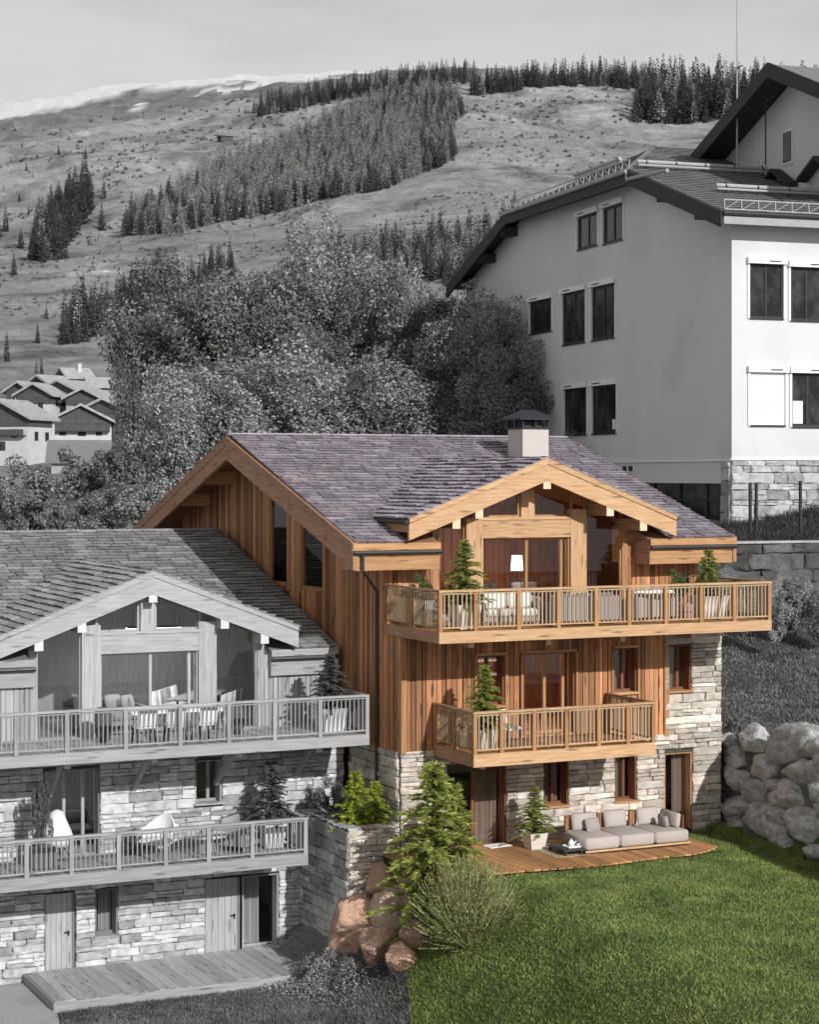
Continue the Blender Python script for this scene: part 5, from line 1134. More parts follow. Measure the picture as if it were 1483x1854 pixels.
for i,(x,y,rx,rz_,lab) in enumerate([(-1.0,2.2,.55,.75,'dark grey bush at the back of the stone planter'),(-.55,1.4,.45,.30,'low dark bush along the side wall in the planter'),(-.75,.55,.5,.18,'low dark creeping plant behind the planter coping'),(-1.15,1.5,.35,.35,'dark bush behind the planter coping in shade')]):
    shrub('shrub',(x,y,.45),rx,rz_,M['leaf_dark'],lab,i,'dark shrubs in the stone planter')
FG='firs in pale pots on the chalet balconies and terraces'
potted_fir((.95,-1.75,5.93),1.75,.62,.66,M['fir'],M['pot'],'tall fir in a pale pot at the left corner of the top balcony',0,FG,1.05)
potted_fir((8.55,-1.35,5.93),1.35,.62,.80,M['fir'],M['pot'],'bushy fir in a wide pot at the right end of the top balcony',1,FG,1.15)
potted_fir((1.60,-1.6,2.86),1.75,.50,.50,M['fir'],M['pot'],'fir in a pale pot at the left end of the lower balcony',0,FG)
potted_fir((3.35,-1.05,.092),1.30,.42,.52,M['fir'],M['pot'],'small fir in a pale square pot on the deck left of the sofa',2,FG,1.25)
def loc(x,y,z): return (GO[0]+x,GO[1]+y,GO[2]+z)
GF='potted firs on the grey balconies'
potted_fir(loc(8.75,-1.35,6.0),1.55,.62,.74,M['g_fir'],M['g_pot'],'grey fir in a pale pot at the right end of the upper grey balcony',0,GF,1.15)
potted_fir(loc(7.15,-1.2,3.04),1.75,.62,.62,M['g_fir'],M['g_pot'],'grey fir in a pale pot at the right end of the lower grey balcony',1,GF,1.1)
for i,(p,rx,rz_,mt_,lab) in enumerate([((.42,-.3,6.25),.36,.55,'shrub_green','dark green ball shrub behind the left rail of the top balcony'),((7.95,-.75,6.25),.40,.56,'shrub_green','dark green shrub beside the wide pot on the top balcony'),(loc(1.05,-1.2,3.04),.33,1.3,'g_fir','tall narrow grey shrub by the balcony door of the lower grey balcony'),(loc(3.55,-.55,3.04),.33,.36,'g_fir','small grey shrub against the stone wall on the lower grey balcony')]):
    shrub('shrub',p,rx,rz_,M[mt_],lab,i,'shrubs on the balconies')
for (x,y),lab in (((.42,-.3),'round pale pot under the ball shrub behind the left rail of the top balcony'),((7.95,-.75),'round pale pot under the dark shrub at the right of the top balcony')):
    e=empty('flower_pot',(x,y,5.93),0,lab,'pot'); mb=MB(); mb.lathe([(.16,0),(.22,.34),(.23,.38),(.19,.38),(.18,.33)],16); mb.build('pot',M['pot'],e); mb=MB(); mb.lathe([(.178,.31),(.178,.34)],16); mb.build('soil',M['soil'],e)
# sage like bush of thin upright stems at the edge of the lawn
def stem_bush(pos,n,Hh,Wd,mat,label,seed):
    r=random.Random(seed); E=empty('bush',pos,0,label,'bush'); V=[];Q=[];b=0
    for k in range(n):
        a=r.uniform(0,2*math.pi); tilt=abs(r.gauss(0,.62)); L=Hh*r.uniform(.65,1.1)*(1-.12*tilt); rad=r.uniform(0,.35)*Wd; p=np.array([math.cos(a)*rad*.6,math.sin(a)*rad*.6,0]); d=np.array([math.cos(a)*math.sin(tilt),math.sin(a)*math.sin(tilt),math.cos(tilt)])
        pr=p; m=7
        for i in range(1,m+1):
            t=i/m; q=p+d*L*t+np.array([0,0,.12*L*t*t]); dd=q-pr; sv=np.cross(dd,[r.gauss(0,1),r.gauss(0,1),r.gauss(0,1)]); sv/=np.linalg.norm(sv)+1e-9; w=.011*(1-.5*t)
            V+=[pr-sv*w,pr+sv*w,q+sv*w*.8,q-sv*w*.8]; Q.append((b,b+1,b+2,b+3)); b+=4
            for _ in range(3):
                o=pr+(q-pr)*r.random(); e=o+(dd/np.linalg.norm(dd))*.05+np.array([r.gauss(0,.035),r.gauss(0,.035),r.gauss(0.01,.02)]); sv2=np.cross(e-o,[r.gauss(0,1),r.gauss(0,1),r.gauss(0,1)]); sv2/=np.linalg.norm(sv2)+1e-9; V+=[o,(o+e)/2+sv2*.011,e,(o+e)/2-sv2*.011]; Q.append((b,b+1,b+2,b+3)); b+=4
            pr=q
    link('stems',npmesh('stem_bush',np.array(V),np.array(Q)),E,mat); return E
bx,by=-.55,-5.0
stem_bush((bx,by,zg(bx,by)-.05),900,1.75,1.6,M['sage'],'feathery grey green bush of thin upright stems on the lawn below the fir',5)
GC=empty('ground_cover',(0,0,0)); bpy.data.objects.remove(GC)
# low grey ground cover at the right end of the grey deck
rng=np.random.default_rng(77); n=15000; cx,cy=-2.35,-1.1
u=rng.normal(0,1,(n,2))*np.array([.5,.75]); X=cx+u[:,0]; Y=cy+u[:,1]*.95+ .4; kk=(X<-1.0+ .0*Y); X,Y=X[kk],Y[kk]; hh=(.45+.5*np.clip(fbm(X*2.2,Y*2.2,3,8)*3,-.7,1))*np.exp(-((X-cx)/.9)**2-((Y-cy)/1.5)**2); Z=znear(X,Y)+rng.random(len(X))*hh+.03
V,Q=tri_cloud(np.stack([X,Y,Z],1),np.tile([0,-.3,.8],(len(X),1)),.034,.45,rng,.9)
setp(link('ground_cover',npmesh('ground_cover',V,Q),None,M['leaf_light']),'low pale leafy ground cover between the grey deck and the boulders','ground cover',kind='stuff')
# hedge and shrubs on the upper lawn
HG='hedge shrubs on the upper lawn'
for i,(x,yt,w,hp,D,mt_,lab) in enumerate([(1402,1080,64,84,62.5,'leaf_light','round pale shrub at the end of the hedge beside the top balcony'),(1345,1090,70,60,65,'leaf_dark','dark shrub partly hidden by the balcony corner'),(1440,1058,90,90,64.5,'leaf_mid','clipped mid grey hedge shrub below the dark wall'),(1490,1062,80,100,64,'leaf_mid','hedge shrub cut by the right picture edge'),(1365,1045,60,60,66.5,'leaf_mid','leafy shrub rising against the dark garden wall'),(1440,1042,70,50,67,'leaf_light','pale sprigs of a shrub in front of the dark wall'),(1540,1060,80,100,64,'leaf_mid','hedge shrub beyond the right edge')]):
    if i<6: shrub_px(x,yt,w,hp,D,M[mt_],lab,i,HG)
# bare twiggy shrub by the chimney against the pale building
tw=empty('bare_shrub',tuple(bw((-.9,14.4,h(9.0)))),0,'bare twiggy shrub against a lower window of the pale building','shrub'); mb=MB(); r=random.Random(9)
def grow(p,d,L,w,dep):
    q=p+d*L; mb.tube([p,q],w,4,w*.6)
    if dep:
        for _ in range(3): nd=(d+Vector((r.gauss(0,.45),r.gauss(0,.45),r.gauss(.1,.3)))).normalized(); grow(q,nd,L*.72,w*.6,dep-1)
for _ in range(3): grow(Vector((0,0,-1.2)),Vector((r.gauss(0,.2),r.gauss(0,.2),1)).normalized(),1.5,.035,4)
mb.build('twigs',M['stoneroof'],tw)
# ================================================================== CONIFERS ON THE HILLSIDE
def conifer_mesh(name,seed,layers=13,wid=.17,per=11,ragged=.35,base=.05):
    r=random.Random(seed); V=[];F=[];b=0
    n=5
    V+=[(math.cos(2*math.pi*k/n)*.012,math.sin(2*math.pi*k/n)*.012,0) for k in range(n)]+[(0,0,.96)]; F+=[(k,(k+1)%n,n) for k in range(n)]; b=n+1
    for l in range(layers):
        f=l/(layers-1); z=base+(1-base)*(1-(1-f)**1.0)*.96; w=wid*(1-f)**.82*r.uniform(.85,1.1)+.012; dz=.13*(1-f*.5)
        for k in range(per):
            a=2*math.pi*(k+r.random()*.7)/per+l; L=w*r.uniform(1-ragged,1.12); hw=.22+r.random()*.16; d=r.uniform(.25,.6)
            V+=[(math.cos(a)*.01,math.sin(a)*.01,z+dz*.55),(math.cos(a-hw)*L*.62,math.sin(a-hw)*L*.62,z+.02-d*.03),(math.cos(a)*L,math.sin(a)*L,z-.035*d),(math.cos(a+hw)*L*.62,math.sin(a+hw)*L*.62,z+.02-d*.05)]
            F+=[(b,b+1,b+2),(b,b+2,b+3)]; b+=4
    me=bpy.data.meshes.new(name); me.from_pydata(V,[],F); me.update(); return me
def cloud_conifer(name,seed,n,wid,size,base,power,down):
    rng=np.random.default_rng(seed); u=rng.random(n); z=base+(1-base)*(1-(1-u*.997)**.62); f=1-(z-base)/(1-base)
    a=rng.random(n)*2*np.pi; lay=.70+.30*np.sin(z*70+rng.random()*6+2.5*np.sin(a*3)); R=wid*f**power*lay*(1-.75*rng.random(n)**2.6)+.004
    P=np.stack([np.cos(a)*R,np.sin(a)*R,z],1); out=np.stack([np.cos(a),np.sin(a),np.full(n,-down)],1)+rng.normal(0,.35,(n,3)); out/=np.linalg.norm(out,axis=1)[:,None]
    s=size*(.5+.9*rng.random(n))*(.45+.55*f); w=np.cross(out,rng.normal(0,1,(n,3))); w/=np.linalg.norm(w,axis=1)[:,None]
    V=np.empty((n,3,3)); V[:,0]=P-w*(s*.45)[:,None]; V[:,1]=P+w*(s*.45)[:,None]; V[:,2]=P+out*s[:,None]
    T=np.array([[.012,0,0],[-.006,.0104,0],[-.006,-.0104,0],[0,0,1.0]])
    me=npmesh(name,np.concatenate([V.reshape(-1,3),T]),np.concatenate([np.arange(3*n).reshape(n,3),np.array([[0,1,3],[1,2,3],[2,0,3]])+3*n])); return me
SPR=[cloud_conifer('spruce_shape',400+i,520,.125+.014*i,.06,.02,.9,.6) for i in range(4)]
LAR=[cloud_conifer('larch_shape',420+i,380,.15+.018*i,.062,.06,.8,-.2) for i in range(4)]
def inside(x,y,poly):
    c=False; n=len(poly)
    for i in range(n):
        x1,y1=poly[i];x2,y2=poly[(i+1)%n]
        if (y1>y)!=(y2>y) and x<(x2-x1)*(y-y1)/(y2-y1)+x1: c=not c
    return c
trees=[]   # (X,Y,Z,height m,kind,size in photo,group)
rt=random.Random(12)
def fill(poly,dx,dy,hp,kind,grp,dmin=180,dmax=3300,mixf=0.15):
    xs=[p[0] for p in poly]; ys=[p[1] for p in poly]; y=min(ys)
    while y<max(ys):
        x=min(xs)+rt.uniform(0,dx)
        while x<max(xs):
            px,py=x+rt.uniform(-.45,.45)*dx,y+rt.uniform(-.5,.5)*dy
            if inside(px,py,poly):
                t=hit(px,py,dmin,dmax)
                if t: hpx=(hp(px,py) if callable(hp) else hp)*rt.uniform(.6,1.25); k=kind if rt.random()>mixf else ('spruce' if kind=='larch' else 'larch'); trees.append((t[0],t[1],t[2]-.5,hpx*t[3]/FPX,k,hpx,grp))
            x+=dx
        y+=dy
G1='trees of the sloping larch wood'; G2='spruces along the ridge'; G3='dark spruces on the left slope'; G6='spruces of the dense left copse'; G7='spruces of the diagonal band above the broadleaf clump'; G5='tall spruces beside the upper gable'; G4='spruces below the right hand meadow'
fill([(225,428),(330,424),(400,402),(500,386),(560,368),(640,352),(700,342),(760,318),(822,288),(818,238),(836,205),(828,178),(790,165),(735,170),(680,190),(600,222),(540,258),(490,282),(420,300),(345,345),(260,395)],7.5,5.5,lambda x,y:34+20*(y-160)/260,'larch',G1,dmin=500)
fill([(225,430),(330,426),(400,404),(500,388),(560,370),(640,354),(700,344),(760,320),(824,290),(826,276),(760,304),(700,328),(640,338),(560,354),(500,370),(400,388),(330,410),(240,408)],9,7,46,'spruce',G1,dmin=500,mixf=.3)
fill([(236,395),(320,380),(330,420),(232,430)],11,8,50,'spruce',G1,dmin=500,mixf=.1)
fill([(770,210),(835,195),(838,212),(815,245),(822,290),(780,312),(760,290)],9,7,46,'spruce',G1,dmin=500,mixf=.1)
fill([(448,214),(520,206),(560,196),(640,182),(720,166),(800,160),(860,152),(860,138),(760,140),(690,152),(620,164),(560,176),(500,188),(470,196)],6.5,5,32,'spruce',G2,dmin=900,mixf=.12)
fill([(850,166),(960,150),(1080,146),(1175,152),(1185,172),(1100,158),(1000,158),(900,170),(850,178)],6.5,4,42,'spruce',G2,dmin=900,mixf=.1)
fill([(1150,222),(1170,165),(1260,170),(1400,175),(1500,180),(1500,215),(1400,222),(1320,218),(1230,228)],10,7,66,'spruce',G5,dmin=700,mixf=.2)
fill([(600,470),(690,455),(780,448),(900,430),(930,400),(950,440),(930,500),(820,520),(700,510),(620,500)],11,9,60,'spruce',G4,dmin=400,mixf=.35)
fill([(112,628),(150,622),(230,580),(300,560),(330,545),(320,530),(260,548),(190,578),(118,604)],11,7,84,'spruce',G7,mixf=.05)
fill([(330,548),(405,500),(420,488),(400,478),(340,515)],14,9,52,'spruce',G7,mixf=.1)
LONE={(184,418):'single slim spruce just right of the left copse',(188,360):'small spruce standing alone above the left copse',(38,450):'small spruce alone to the left of the copse',(10,420):'spruce by the left picture edge beside the copse',(-5,430):'spruce cut by the left picture edge',(35,366):'tiny spruce alone on the slope above the left edge trees',(48,310):'tiny spruce high on the slope at far left',(106,280):'tiny spruce below the snowy ridge at left',(155,288):'small spruce on the edge of the bright shoulder',(52,390):'tiny spruce on the slope above the copse',(25,498):'small spruce low on the slope under the copse',(12,655):'dark spruce at the left edge above the village',(68,622):'small round topped tree alone in the meadow above the village',(75,688):'spruce behind the village roofs, the taller of two',(66,690):'spruce behind the village roofs, the shorter of two',(420,500):'spruce at the upper end of the diagonal tree band',(84,578):'small bare looking tree in the meadow above the village'}
fill([(52,476),(66,420),(110,372),(160,345),(170,380),(140,420),(104,470),(80,480)],8,13,64,'spruce',G6,mixf=.03)
for x,y,hp in [(68,468,76),(82,455,80),(95,440,72),(60,472,60),(105,462,66),(112,470,70),(120,402,70),(132,392,66),(150,386,62),(160,382,58),(140,390,50),(76,470,62),(184,418,48),(188,360,34),(38,450,36),(10,420,44),(-5,430,60),(35,366,18),(48,310,16),(106,280,18),(155,288,22),(134,432,34),(52,390,18),(25,498,40),(12,655,54),(68,622,38),(75,688,44),(66,690,38),(228,428,54),(238,426,58),(420,500,44),(84,578,26)]:
    t=hit(x,y,150,3300)
    if t: trees.append((t[0],t[1],t[2]-.3,1.1*hp*t[3]/FPX,'spruce',hp,G3,LONE.get((x,y))))
fill([(410,212),(490,215),(560,190),(470,190)],24,12,16,'spruce',G2,dmin=900)
for i in range(120):   # scattered small bushes and trees on the open slopes
    x,y=rt.uniform(-20,480),rt.uniform(255,600); t=hit(x,y,180,1700)
    if t: hp=rt.uniform(5,13); trees.append((t[0],t[1],t[2]-.3,hp*t[3]/FPX,'larch' if rt.random()<.6 else 'spruce',hp,G3))
trees.sort(key=lambda t:-(t[5]+(60 if len(t)>7 and t[7] else 0))*(.45 if t[6]==G4 else 1))
LABT={('spruce',G6):'dark spruce standing inside the dense copse on the left slope',('larch',G6):'pale larch inside the dense copse on the left slope',('spruce',G7):'dark spruce in the diagonal tree band left of the broadleaf clump',('larch',G7):'pale larch in the diagonal tree band left of the broadleaf clump',('spruce',G1):'dark spruce in the larch wood on the mountainside',('larch',G1):'pale larch in the wood across the mountainside',('spruce',G2):'dark spruce in the tree line along the ridge',('larch',G2):'pale larch in the tree line along the ridge',('spruce',G3):'dark spruce on the open slope above the village',('larch',G3):'small pale tree on the open slope above the village',('spruce',G5):'tall dark spruce in the block of wood left of the upper gable',('larch',G5):'pale larch in the block of wood left of the upper gable',('spruce',G4):'dark spruce in the wood left of the pale building eaves',('larch',G4):'pale larch in the wood left of the pale building eaves'}
rest={'spruce':[], 'larch':[]}
for i,tt in enumerate(trees):
    X,Y,Z,H,k,hp,grp=tt[:7]; own=tt[7] if len(tt)>7 else None
    ms=(SPR if k=='spruce' else LAR)[rt.randrange(4)]; s=H*rt.uniform(.85,1.2); rz=rt.uniform(0,6.28)
    if i<300:
        o=link(k+'_tree',ms,None,M[k],loc=(X,Y,Z),rot=(0,0,rz),scale=(s,s,H)); setp(o,own or LABT[(k,grp)],'conifer',grp+(' (spruce)' if k=='spruce' else ' (larch)'))
    else: rest[k].append((ms,Matrix.Translation((X,Y,Z))@Matrix.Rotation(rz,4,'Z')@Matrix.Diagonal((s,s,H,1))))
def fastjoin(name,items,mat,lab,cat):
    V=[];F=[];b=0; cache={}
    for me,mx in items:
        if me.name not in cache:
            co=np.empty(len(me.vertices)*3,np.float32); me.vertices.foreach_get('co',co); idx=np.empty(len(me.loops),np.int32); me.loops.foreach_get('vertex_index',idx); cache[me.name]=(co.reshape(-1,3),idx.reshape(-1,3))
        co,ix=cache[me.name]; m=np.array(mx); V.append(co@m[:3,:3].T+m[:3,3]); F.append(ix+b); b+=len(co)
    setp(link(name,npmesh(name,np.concatenate(V),np.concatenate(F)),None,mat),lab,cat,kind='stuff')
if rest['spruce']: fastjoin('spruce_wood',rest['spruce'],M['spruce'],'far dark spruces filling the woods on the mountainside','forest')
if rest['larch']: fastjoin('larch_wood',rest['larch'],M['larch'],'far pale larches filling the wood on the mountainside','forest')
print('TREES',len(trees))
bs=[]; BUSH=[cloud_conifer('bush_shape',440+i,46,.42,.30,.0,.5,-.3) for i in range(3)]
for i in range(5200):
    x=rt.uniform(-40,1330); y=rt.uniform(160,640); t=hit(x,y,260,2250)
    if t and fbm(np.array([t[0]/60]),np.array([t[1]/60]),3,15)[0]>-.02:
        hh=rt.uniform(2.0,6.5)*t[3]/FPX; bs.append((rt.choice(BUSH),Matrix.Translation((t[0],t[1],t[2]-.2))@Matrix.Rotation(rt.uniform(0,6),4,'Z')@Matrix.Diagonal((hh*rt.uniform(.9,2.2),hh*rt.uniform(.9,2.2),hh,1))))
fastjoin('hillside_scrub',bs,M['spruce'],'scattered low scrub bushes over the mountain meadows','scrub')
# ================================================================== VILLAGE
def house(px,py,D,w,d,hw,pitch,rz,wm,label,wins=(),roofm='stoneroof',over=.7,chim=False,timber=.5,name='village_house',cat='house'):
    """gable faces local -Y; px,py photo point of the base of its front"""
    c=atD(px,py,D); g_=zfar(px,D); z0=min(g_,c[2])-1.0; E=empty(name,(c[0],c[1],c[2]),rz,label,cat,'village houses on the lower slope')
    mb=MB(); mb.box(-w/2,w/2,0,d,z0-c[2],hw); mb.build('wall',M[wm],E)
    rise=w/2*pitch; mb=MB(); mb.prism([(-w/2+.02,hw-.02),(w/2-.02,hw-.02),(0,hw+rise-.03)],'y',.02,d-.02); ob=mb.build('gable',M['vill_wood'],E); fixn(ob.data)
    if timber: mb=MB(); mb.box(-w/2-.03,w/2+.03,-.04,d*.9,hw*(1-timber),hw-.01); mb.build('timber_storey',M['vill_wood'],E)
    mb=MB(); o=over
    for s in (-1,1): mb.prism([(0,hw+rise+.42),(s*(w/2+o),hw-o*pitch+.42),(s*(w/2+o),hw-o*pitch),(0,hw+rise)],'y',-o*1.2,d+o)
    ro=mb.build('roof',M[roofm],E); fixn(ro.data)
    for x,z,ww,hh in wins:
        f=MB(); f.box(x-ww/2-.06,x+ww/2+.06,-.06,.0,z-.06,z+hh+.06); wd=f.build('window',M['vill_wood' if wm!='vill_wood' else 'white_frame'],E); f=MB(); f.box(x-ww/2,x+ww/2,-.075,-.062,z,z+hh); f.build('pane',M['darkglass'],wd)
    for yy in (d*.3,d*.7):
        if hw>2.5:
            f=MB(); f.box(w/2,w/2+.06,yy-.6,yy+.6,hw*.35,hw*.35+1.4); wd=f.build('window',M['vill_wood'],E); f=MB(); f.box(w/2+.062,w/2+.07,yy-.5,yy+.5,hw*.35+.1,hw*.35+1.3); f.build('pane',M['darkglass'],wd)
    if hw>2.9: f=MB(); f.box(-w/2+.3,w/2-.3,-1.1,-1.03,hw*.5,hw*.5+.9); f.box(-w/2+.3,w/2-.3,-1.02,-.05,hw*.5-.12,hw*.5); f.build('balcony',M['vill_wood'],E)
    if chim: mb=MB(); mb.box(w*.15,w*.15+.8,d*.5,d*.5+.8,hw,hw+rise+1.2); mb.build('chimney',M['vill_white'],ro)
    return E
Y0=-YAW
V1=Y0-.28
house(-2,820,300,10,9,5.4,.52,V1,'vill_white','white walled house with broad pale roof at the left picture edge',[(2.6,2.4,.9,1.2),(-1.6,2.4,.9,1.2),(.6,.4,.9,1.3)],timber=.26)
house(146,798,318,10,8,3.2,.5,Y0+.2,'vill_white','white house with a brown timber loft and a roof rising to the right',[(-2.9,.9,1.0,1.4),(.2,.8,1.2,1.7),(3.0,.9,.9,1.2)],timber=.30)
house(96,840,288,8,8,.5,.66,Y0-1.45,'vill_grey','low house whose wide grey roof fills the foreground of the village',[],roofm='tile',timber=0)
house(34,735,352,5,7,2.6,.62,V1,'vill_wood','dark timber chalet with a steep gable at the far left of the village',[(-1.0,1.0,.7,1.0),(1.0,1.0,.7,1.0)],timber=.0)
house(62,744,340,6.5,7,2.8,.55,V1+.05,'vill_white','timber chalet with a pale ground floor left of the largest chalet',[(-1.6,.4,.8,1.1),(1.2,.4,.8,1.1)],timber=.6)
house(106,746,346,9,8,3.4,.46,V1-.12,'vill_white','largest timber chalet with long balcony and a roof falling to the right',[(-2.6,.4,.9,1.3),(0,.5,.9,1.2),(2.4,.4,.9,1.3)],timber=.62)
house(150,748,340,6,7,2.6,.5,V1+.2,'vill_grey','small chalet between the largest chalet and the dark trees',[(-1.2,.5,.8,1.1),(1.2,.5,.8,1.1)],timber=.5)
house(114,700,385,5.2,5,1.8,.6,Y0-1.0,'vill_wood','small dark chalet with a pale roof topmost in the village',[],chim=True,timber=0)
house(160,714,372,6,7,1.4,.5,Y0-1.2,'vill_grey','long low house with a pale ribbed roof near the trees',[],timber=.4)
house(70,712,370,5,6,1.8,.55,V1-.3,'vill_wood','tiny dark chalet behind the gables of the village',[],timber=0)
house(188,780,322,7,8,3.6,.44,V1,'vill_wood','brown timber barn half hidden by the dark trees',[(-1.5,1.0,1,1.4)],timber=0)
t=hit(408,256,600,1900)
if t:
    E=empty('hill_barn',t[:3],Y0+.5,'lone dark barn on the high meadow above the larch wood','barn'); mb=MB(); mb.box(-5,5,-4,4,-3,3.6); mb.build('wall',M['vill_wood'],E); mb=MB(); mb.prism([(-6,3.2),(6,3.2),(0,6.6)],'y',-5,5); ob=mb.build('roof',M['tile'],E); fixn(ob.data)
# ================================================================== FURNITURE
def cushion(parent,name,mat,x0,x1,y0,y1,z0,z1,r=.06,rot=None,loc=None):
    mb=MB(); mb.soft(x0,x1,y0,y1,z0,z1,r); ob=mb.build(name,mat,parent,True)
    if loc: ob.location=loc
    if rot: ob.rotation_euler=rot
    return ob
def lounge(label,pos,rz,w,d,mats,seats=3,name='sofa',group=None,cat='sofa',arms=True,legs=True):
    """front towards local -Y"""
    fm,cm=mats; E=empty(name,pos,rz,label,cat,group); mb=MB(); mb.box(-w/2,w/2,-d/2,d/2,.12,.24); mb.build('base',fm,E)
    for k in range(seats): a=-w/2+.06+(w-.12)*k/seats; b=-w/2+.06+(w-.12)*(k+1)/seats; cushion(E,'seat_cushion',cm,a+.01,b-.01,-d/2,d/2-.18,.24,.44); cushion(E,'back_cushion',cm,a+.02,b-.02,d/2-.26,d/2-.06,.42,.82,.07)
    mb=MB(); mb.box(-w/2,w/2,d/2-.06,d/2,.24,.74); mb.build('back_frame',fm,E)
    if arms:
        for s in (-1,1): mb=MB(); mb.box(s*w/2-.06 if s>0 else -w/2,s*w/2 if s>0 else -w/2+.06,-d/2,d/2-.07,.24,.60); mb.build('armrest',fm,E)
    for sx in (-1,1):
        for sy in (-1,1): mb=MB(); mb.box(sx*(w/2-.08)-.03,sx*(w/2-.08)+.03,sy*(d/2-.08)-.03,sy*(d/2-.08)+.03,0,.12); mb.build('leg',fm,E)
    return E
def chair(label,pos,rz,mats,group=None,name='chair'):
    fm,cm=mats; E=empty(name,pos,rz,label,'chair',group); cushion(E,'seat',cm,-.24,.24,-.24,.24,.40,.48,.03)
    ob=cushion(E,'backrest',cm,-.24,.24,-.03,.03,0,.44,.025); ob.location=(0,.23,.46); ob.rotation_euler=(-.15,0,0)
    for sx in (-1,1):
        for sy in (-1,1): mb=MB(); mb.bar((sx*.20,sy*.20,.41),(sx*.24,sy*.25,0),.035); mb.build('leg',fm,E)
    return E
def table(label,pos,rz,w,d,hh,mats,round_=False,name='table',group=None):
    tm,lm=mats; E=empty(name,pos,rz,label,'table',group); mb=MB()
    if round_: mb.lathe([(w/2*.96,hh-.05),(w/2,hh-.035),(w/2,hh-.01),(w/2*.97,hh)],24)
    else: mb.box(-w/2,w/2,-d/2,d/2,hh-.05,hh)
    mb.build('tabletop',tm,E)
    for sx in (-1,1):
        for sy in (-1,1): mb=MB(); mb.bar((sx*w*.32,sy*d*.32,hh-.051),(sx*w*.36,sy*d*.36,0),.05); mb.build('leg',lm,E)
    return E
# ---- patio sofa
S=empty('sofa',(5.68,-1.72,.092),0,'long beige outdoor sofa with three deep seats on the wooden deck','sofa'); w,d=3.16,1.36
mb=MB(); mb.box(-w/2,w/2,-d/2,d/2,.03,.09); mb.box(-w/2+.1,w/2-.1,-d/2+.1,d/2-.1,0,.03); mb.build('base',M['dark_cloth'],S)
mb=MB(); mb.box(-w/2-.01,w/2+.01,-d/2-.012,-d/2+.01,.05,.10); mb.build('base_rail',M['c_light_x'],S)
for k in range(3): cushion(S,'seat_cushion',M['cushion'],-w/2+w*k/3+.008,-w/2+w*(k+1)/3-.008,-d/2,d/2-.10,.09,.41,.07)
for xx in (-1.34,-.36,.62):
    fr=MB(); fr.box(xx-.12,xx+.12,d/2-.06,d/2-.02,.40,.78); f=fr.build('back_slat_panel',M['c_dark'],S)
    for j in range(4): mb=MB(); mb.box(xx-.10+j*.055,xx-.065+j*.055,d/2-.085,d/2-.062,.42,.77); mb.build('slat',M['c_beam_z'],f)
for xx in (-.98,-.0,1.02): ob=cushion(S,'back_cushion',M['cushion'],-.34,.34,-.09,.09,0,.46,.08,rot=(-.22,0,0),loc=(xx,d/2-.22,.40))
ob=cushion(S,'throw_pillow',M['cushion_dark'],-.22,.22,-.07,.07,0,.36,.07,rot=(-.35,0,.1),loc=(-.82,d/2-.48,.40))
ob=cushion(S,'arm_cushion',M['cushion'],-.08,.08,-.44,.44,0,.40,.06,rot=(0,.12,0),loc=(w/2-.16,.08,.40)); ob=cushion(S,'throw_pillow',M['cushion_dark'],-.07,.07,-.2,.2,0,.34,.06,rot=(0,-.25,0),loc=(w/2-.36,-.02,.40))
mb=MB(); mb.box(w/2-.06,w/2-.02,-.42,.56,.40,.74); mb.build('arm_frame',M['c_dark'],S)
R_=empty('rug',(3.85,-1.55,.09),0,'patterned woven rug under the low tray table','rug'); mb=MB(); mb.box(-.62,.62,-.85,.85,0,.012); mb.build('weave',M['rug'],R_)
Tt=empty('tray_table',(3.86,-1.85,.104),0,'low dark tray table joined to the left end of the sofa','tray table'); mb=MB(); mb.box(-.36,.24,-.5,.4,.10,.15); mb.build('tabletop',M['slate_top'],Tt)
for x,y in ((-.3,-.44),(.18,-.44),(-.3,.34),(.18,.34)): mb=MB(); mb.box(x-.03,x+.03,y-.03,y+.03,0,.10); mb.build('leg',M['dark_frame'],Tt)
tr=empty('tray',(3.93,-2.02,.256),0,'white serving tray on the dark low table','tray'); mb=MB(); mb.box(-.2,.2,-.15,.15,0,.018); mb.box(-.2,.2,-.16,-.15,0,.04); mb.box(-.2,.2,.15,.16,0,.04); mb.build('plate',M['ceramic'],tr)
tp=empty('teapot',(3.90,-2.0,.275),0,'white teapot standing on the tray','teapot'); mb=MB(); mb.lathe([(.05,0),(.085,.05),(.08,.10),(.045,.14),(.03,.15),(.02,.18)],14); mb.build('body',M['ceramic'],tp,True); mb=MB(); mb.tube([(.07,0,.06),(.12,0,.08),(.14,0,.13)],.016,6,.01); mb.build('spout',M['ceramic'],tp)
cu=empty('cup',(4.06,-2.08,.275),0,'small white cup beside the teapot','cup'); mb=MB(); mb.lathe([(.025,0),(.04,.03),(.042,.06)],12); mb.build('bowl',M['ceramic'],cu,True)
mt_=empty('door_mat',(2.6,-.35,.092),.15,'pale door mat before the ground floor sliding door','mat'); mb=MB(); mb.soft(-.35,.35,-.22,.22,0,.025,.012); mb.build('mat',M['white_cloth'],mt_)
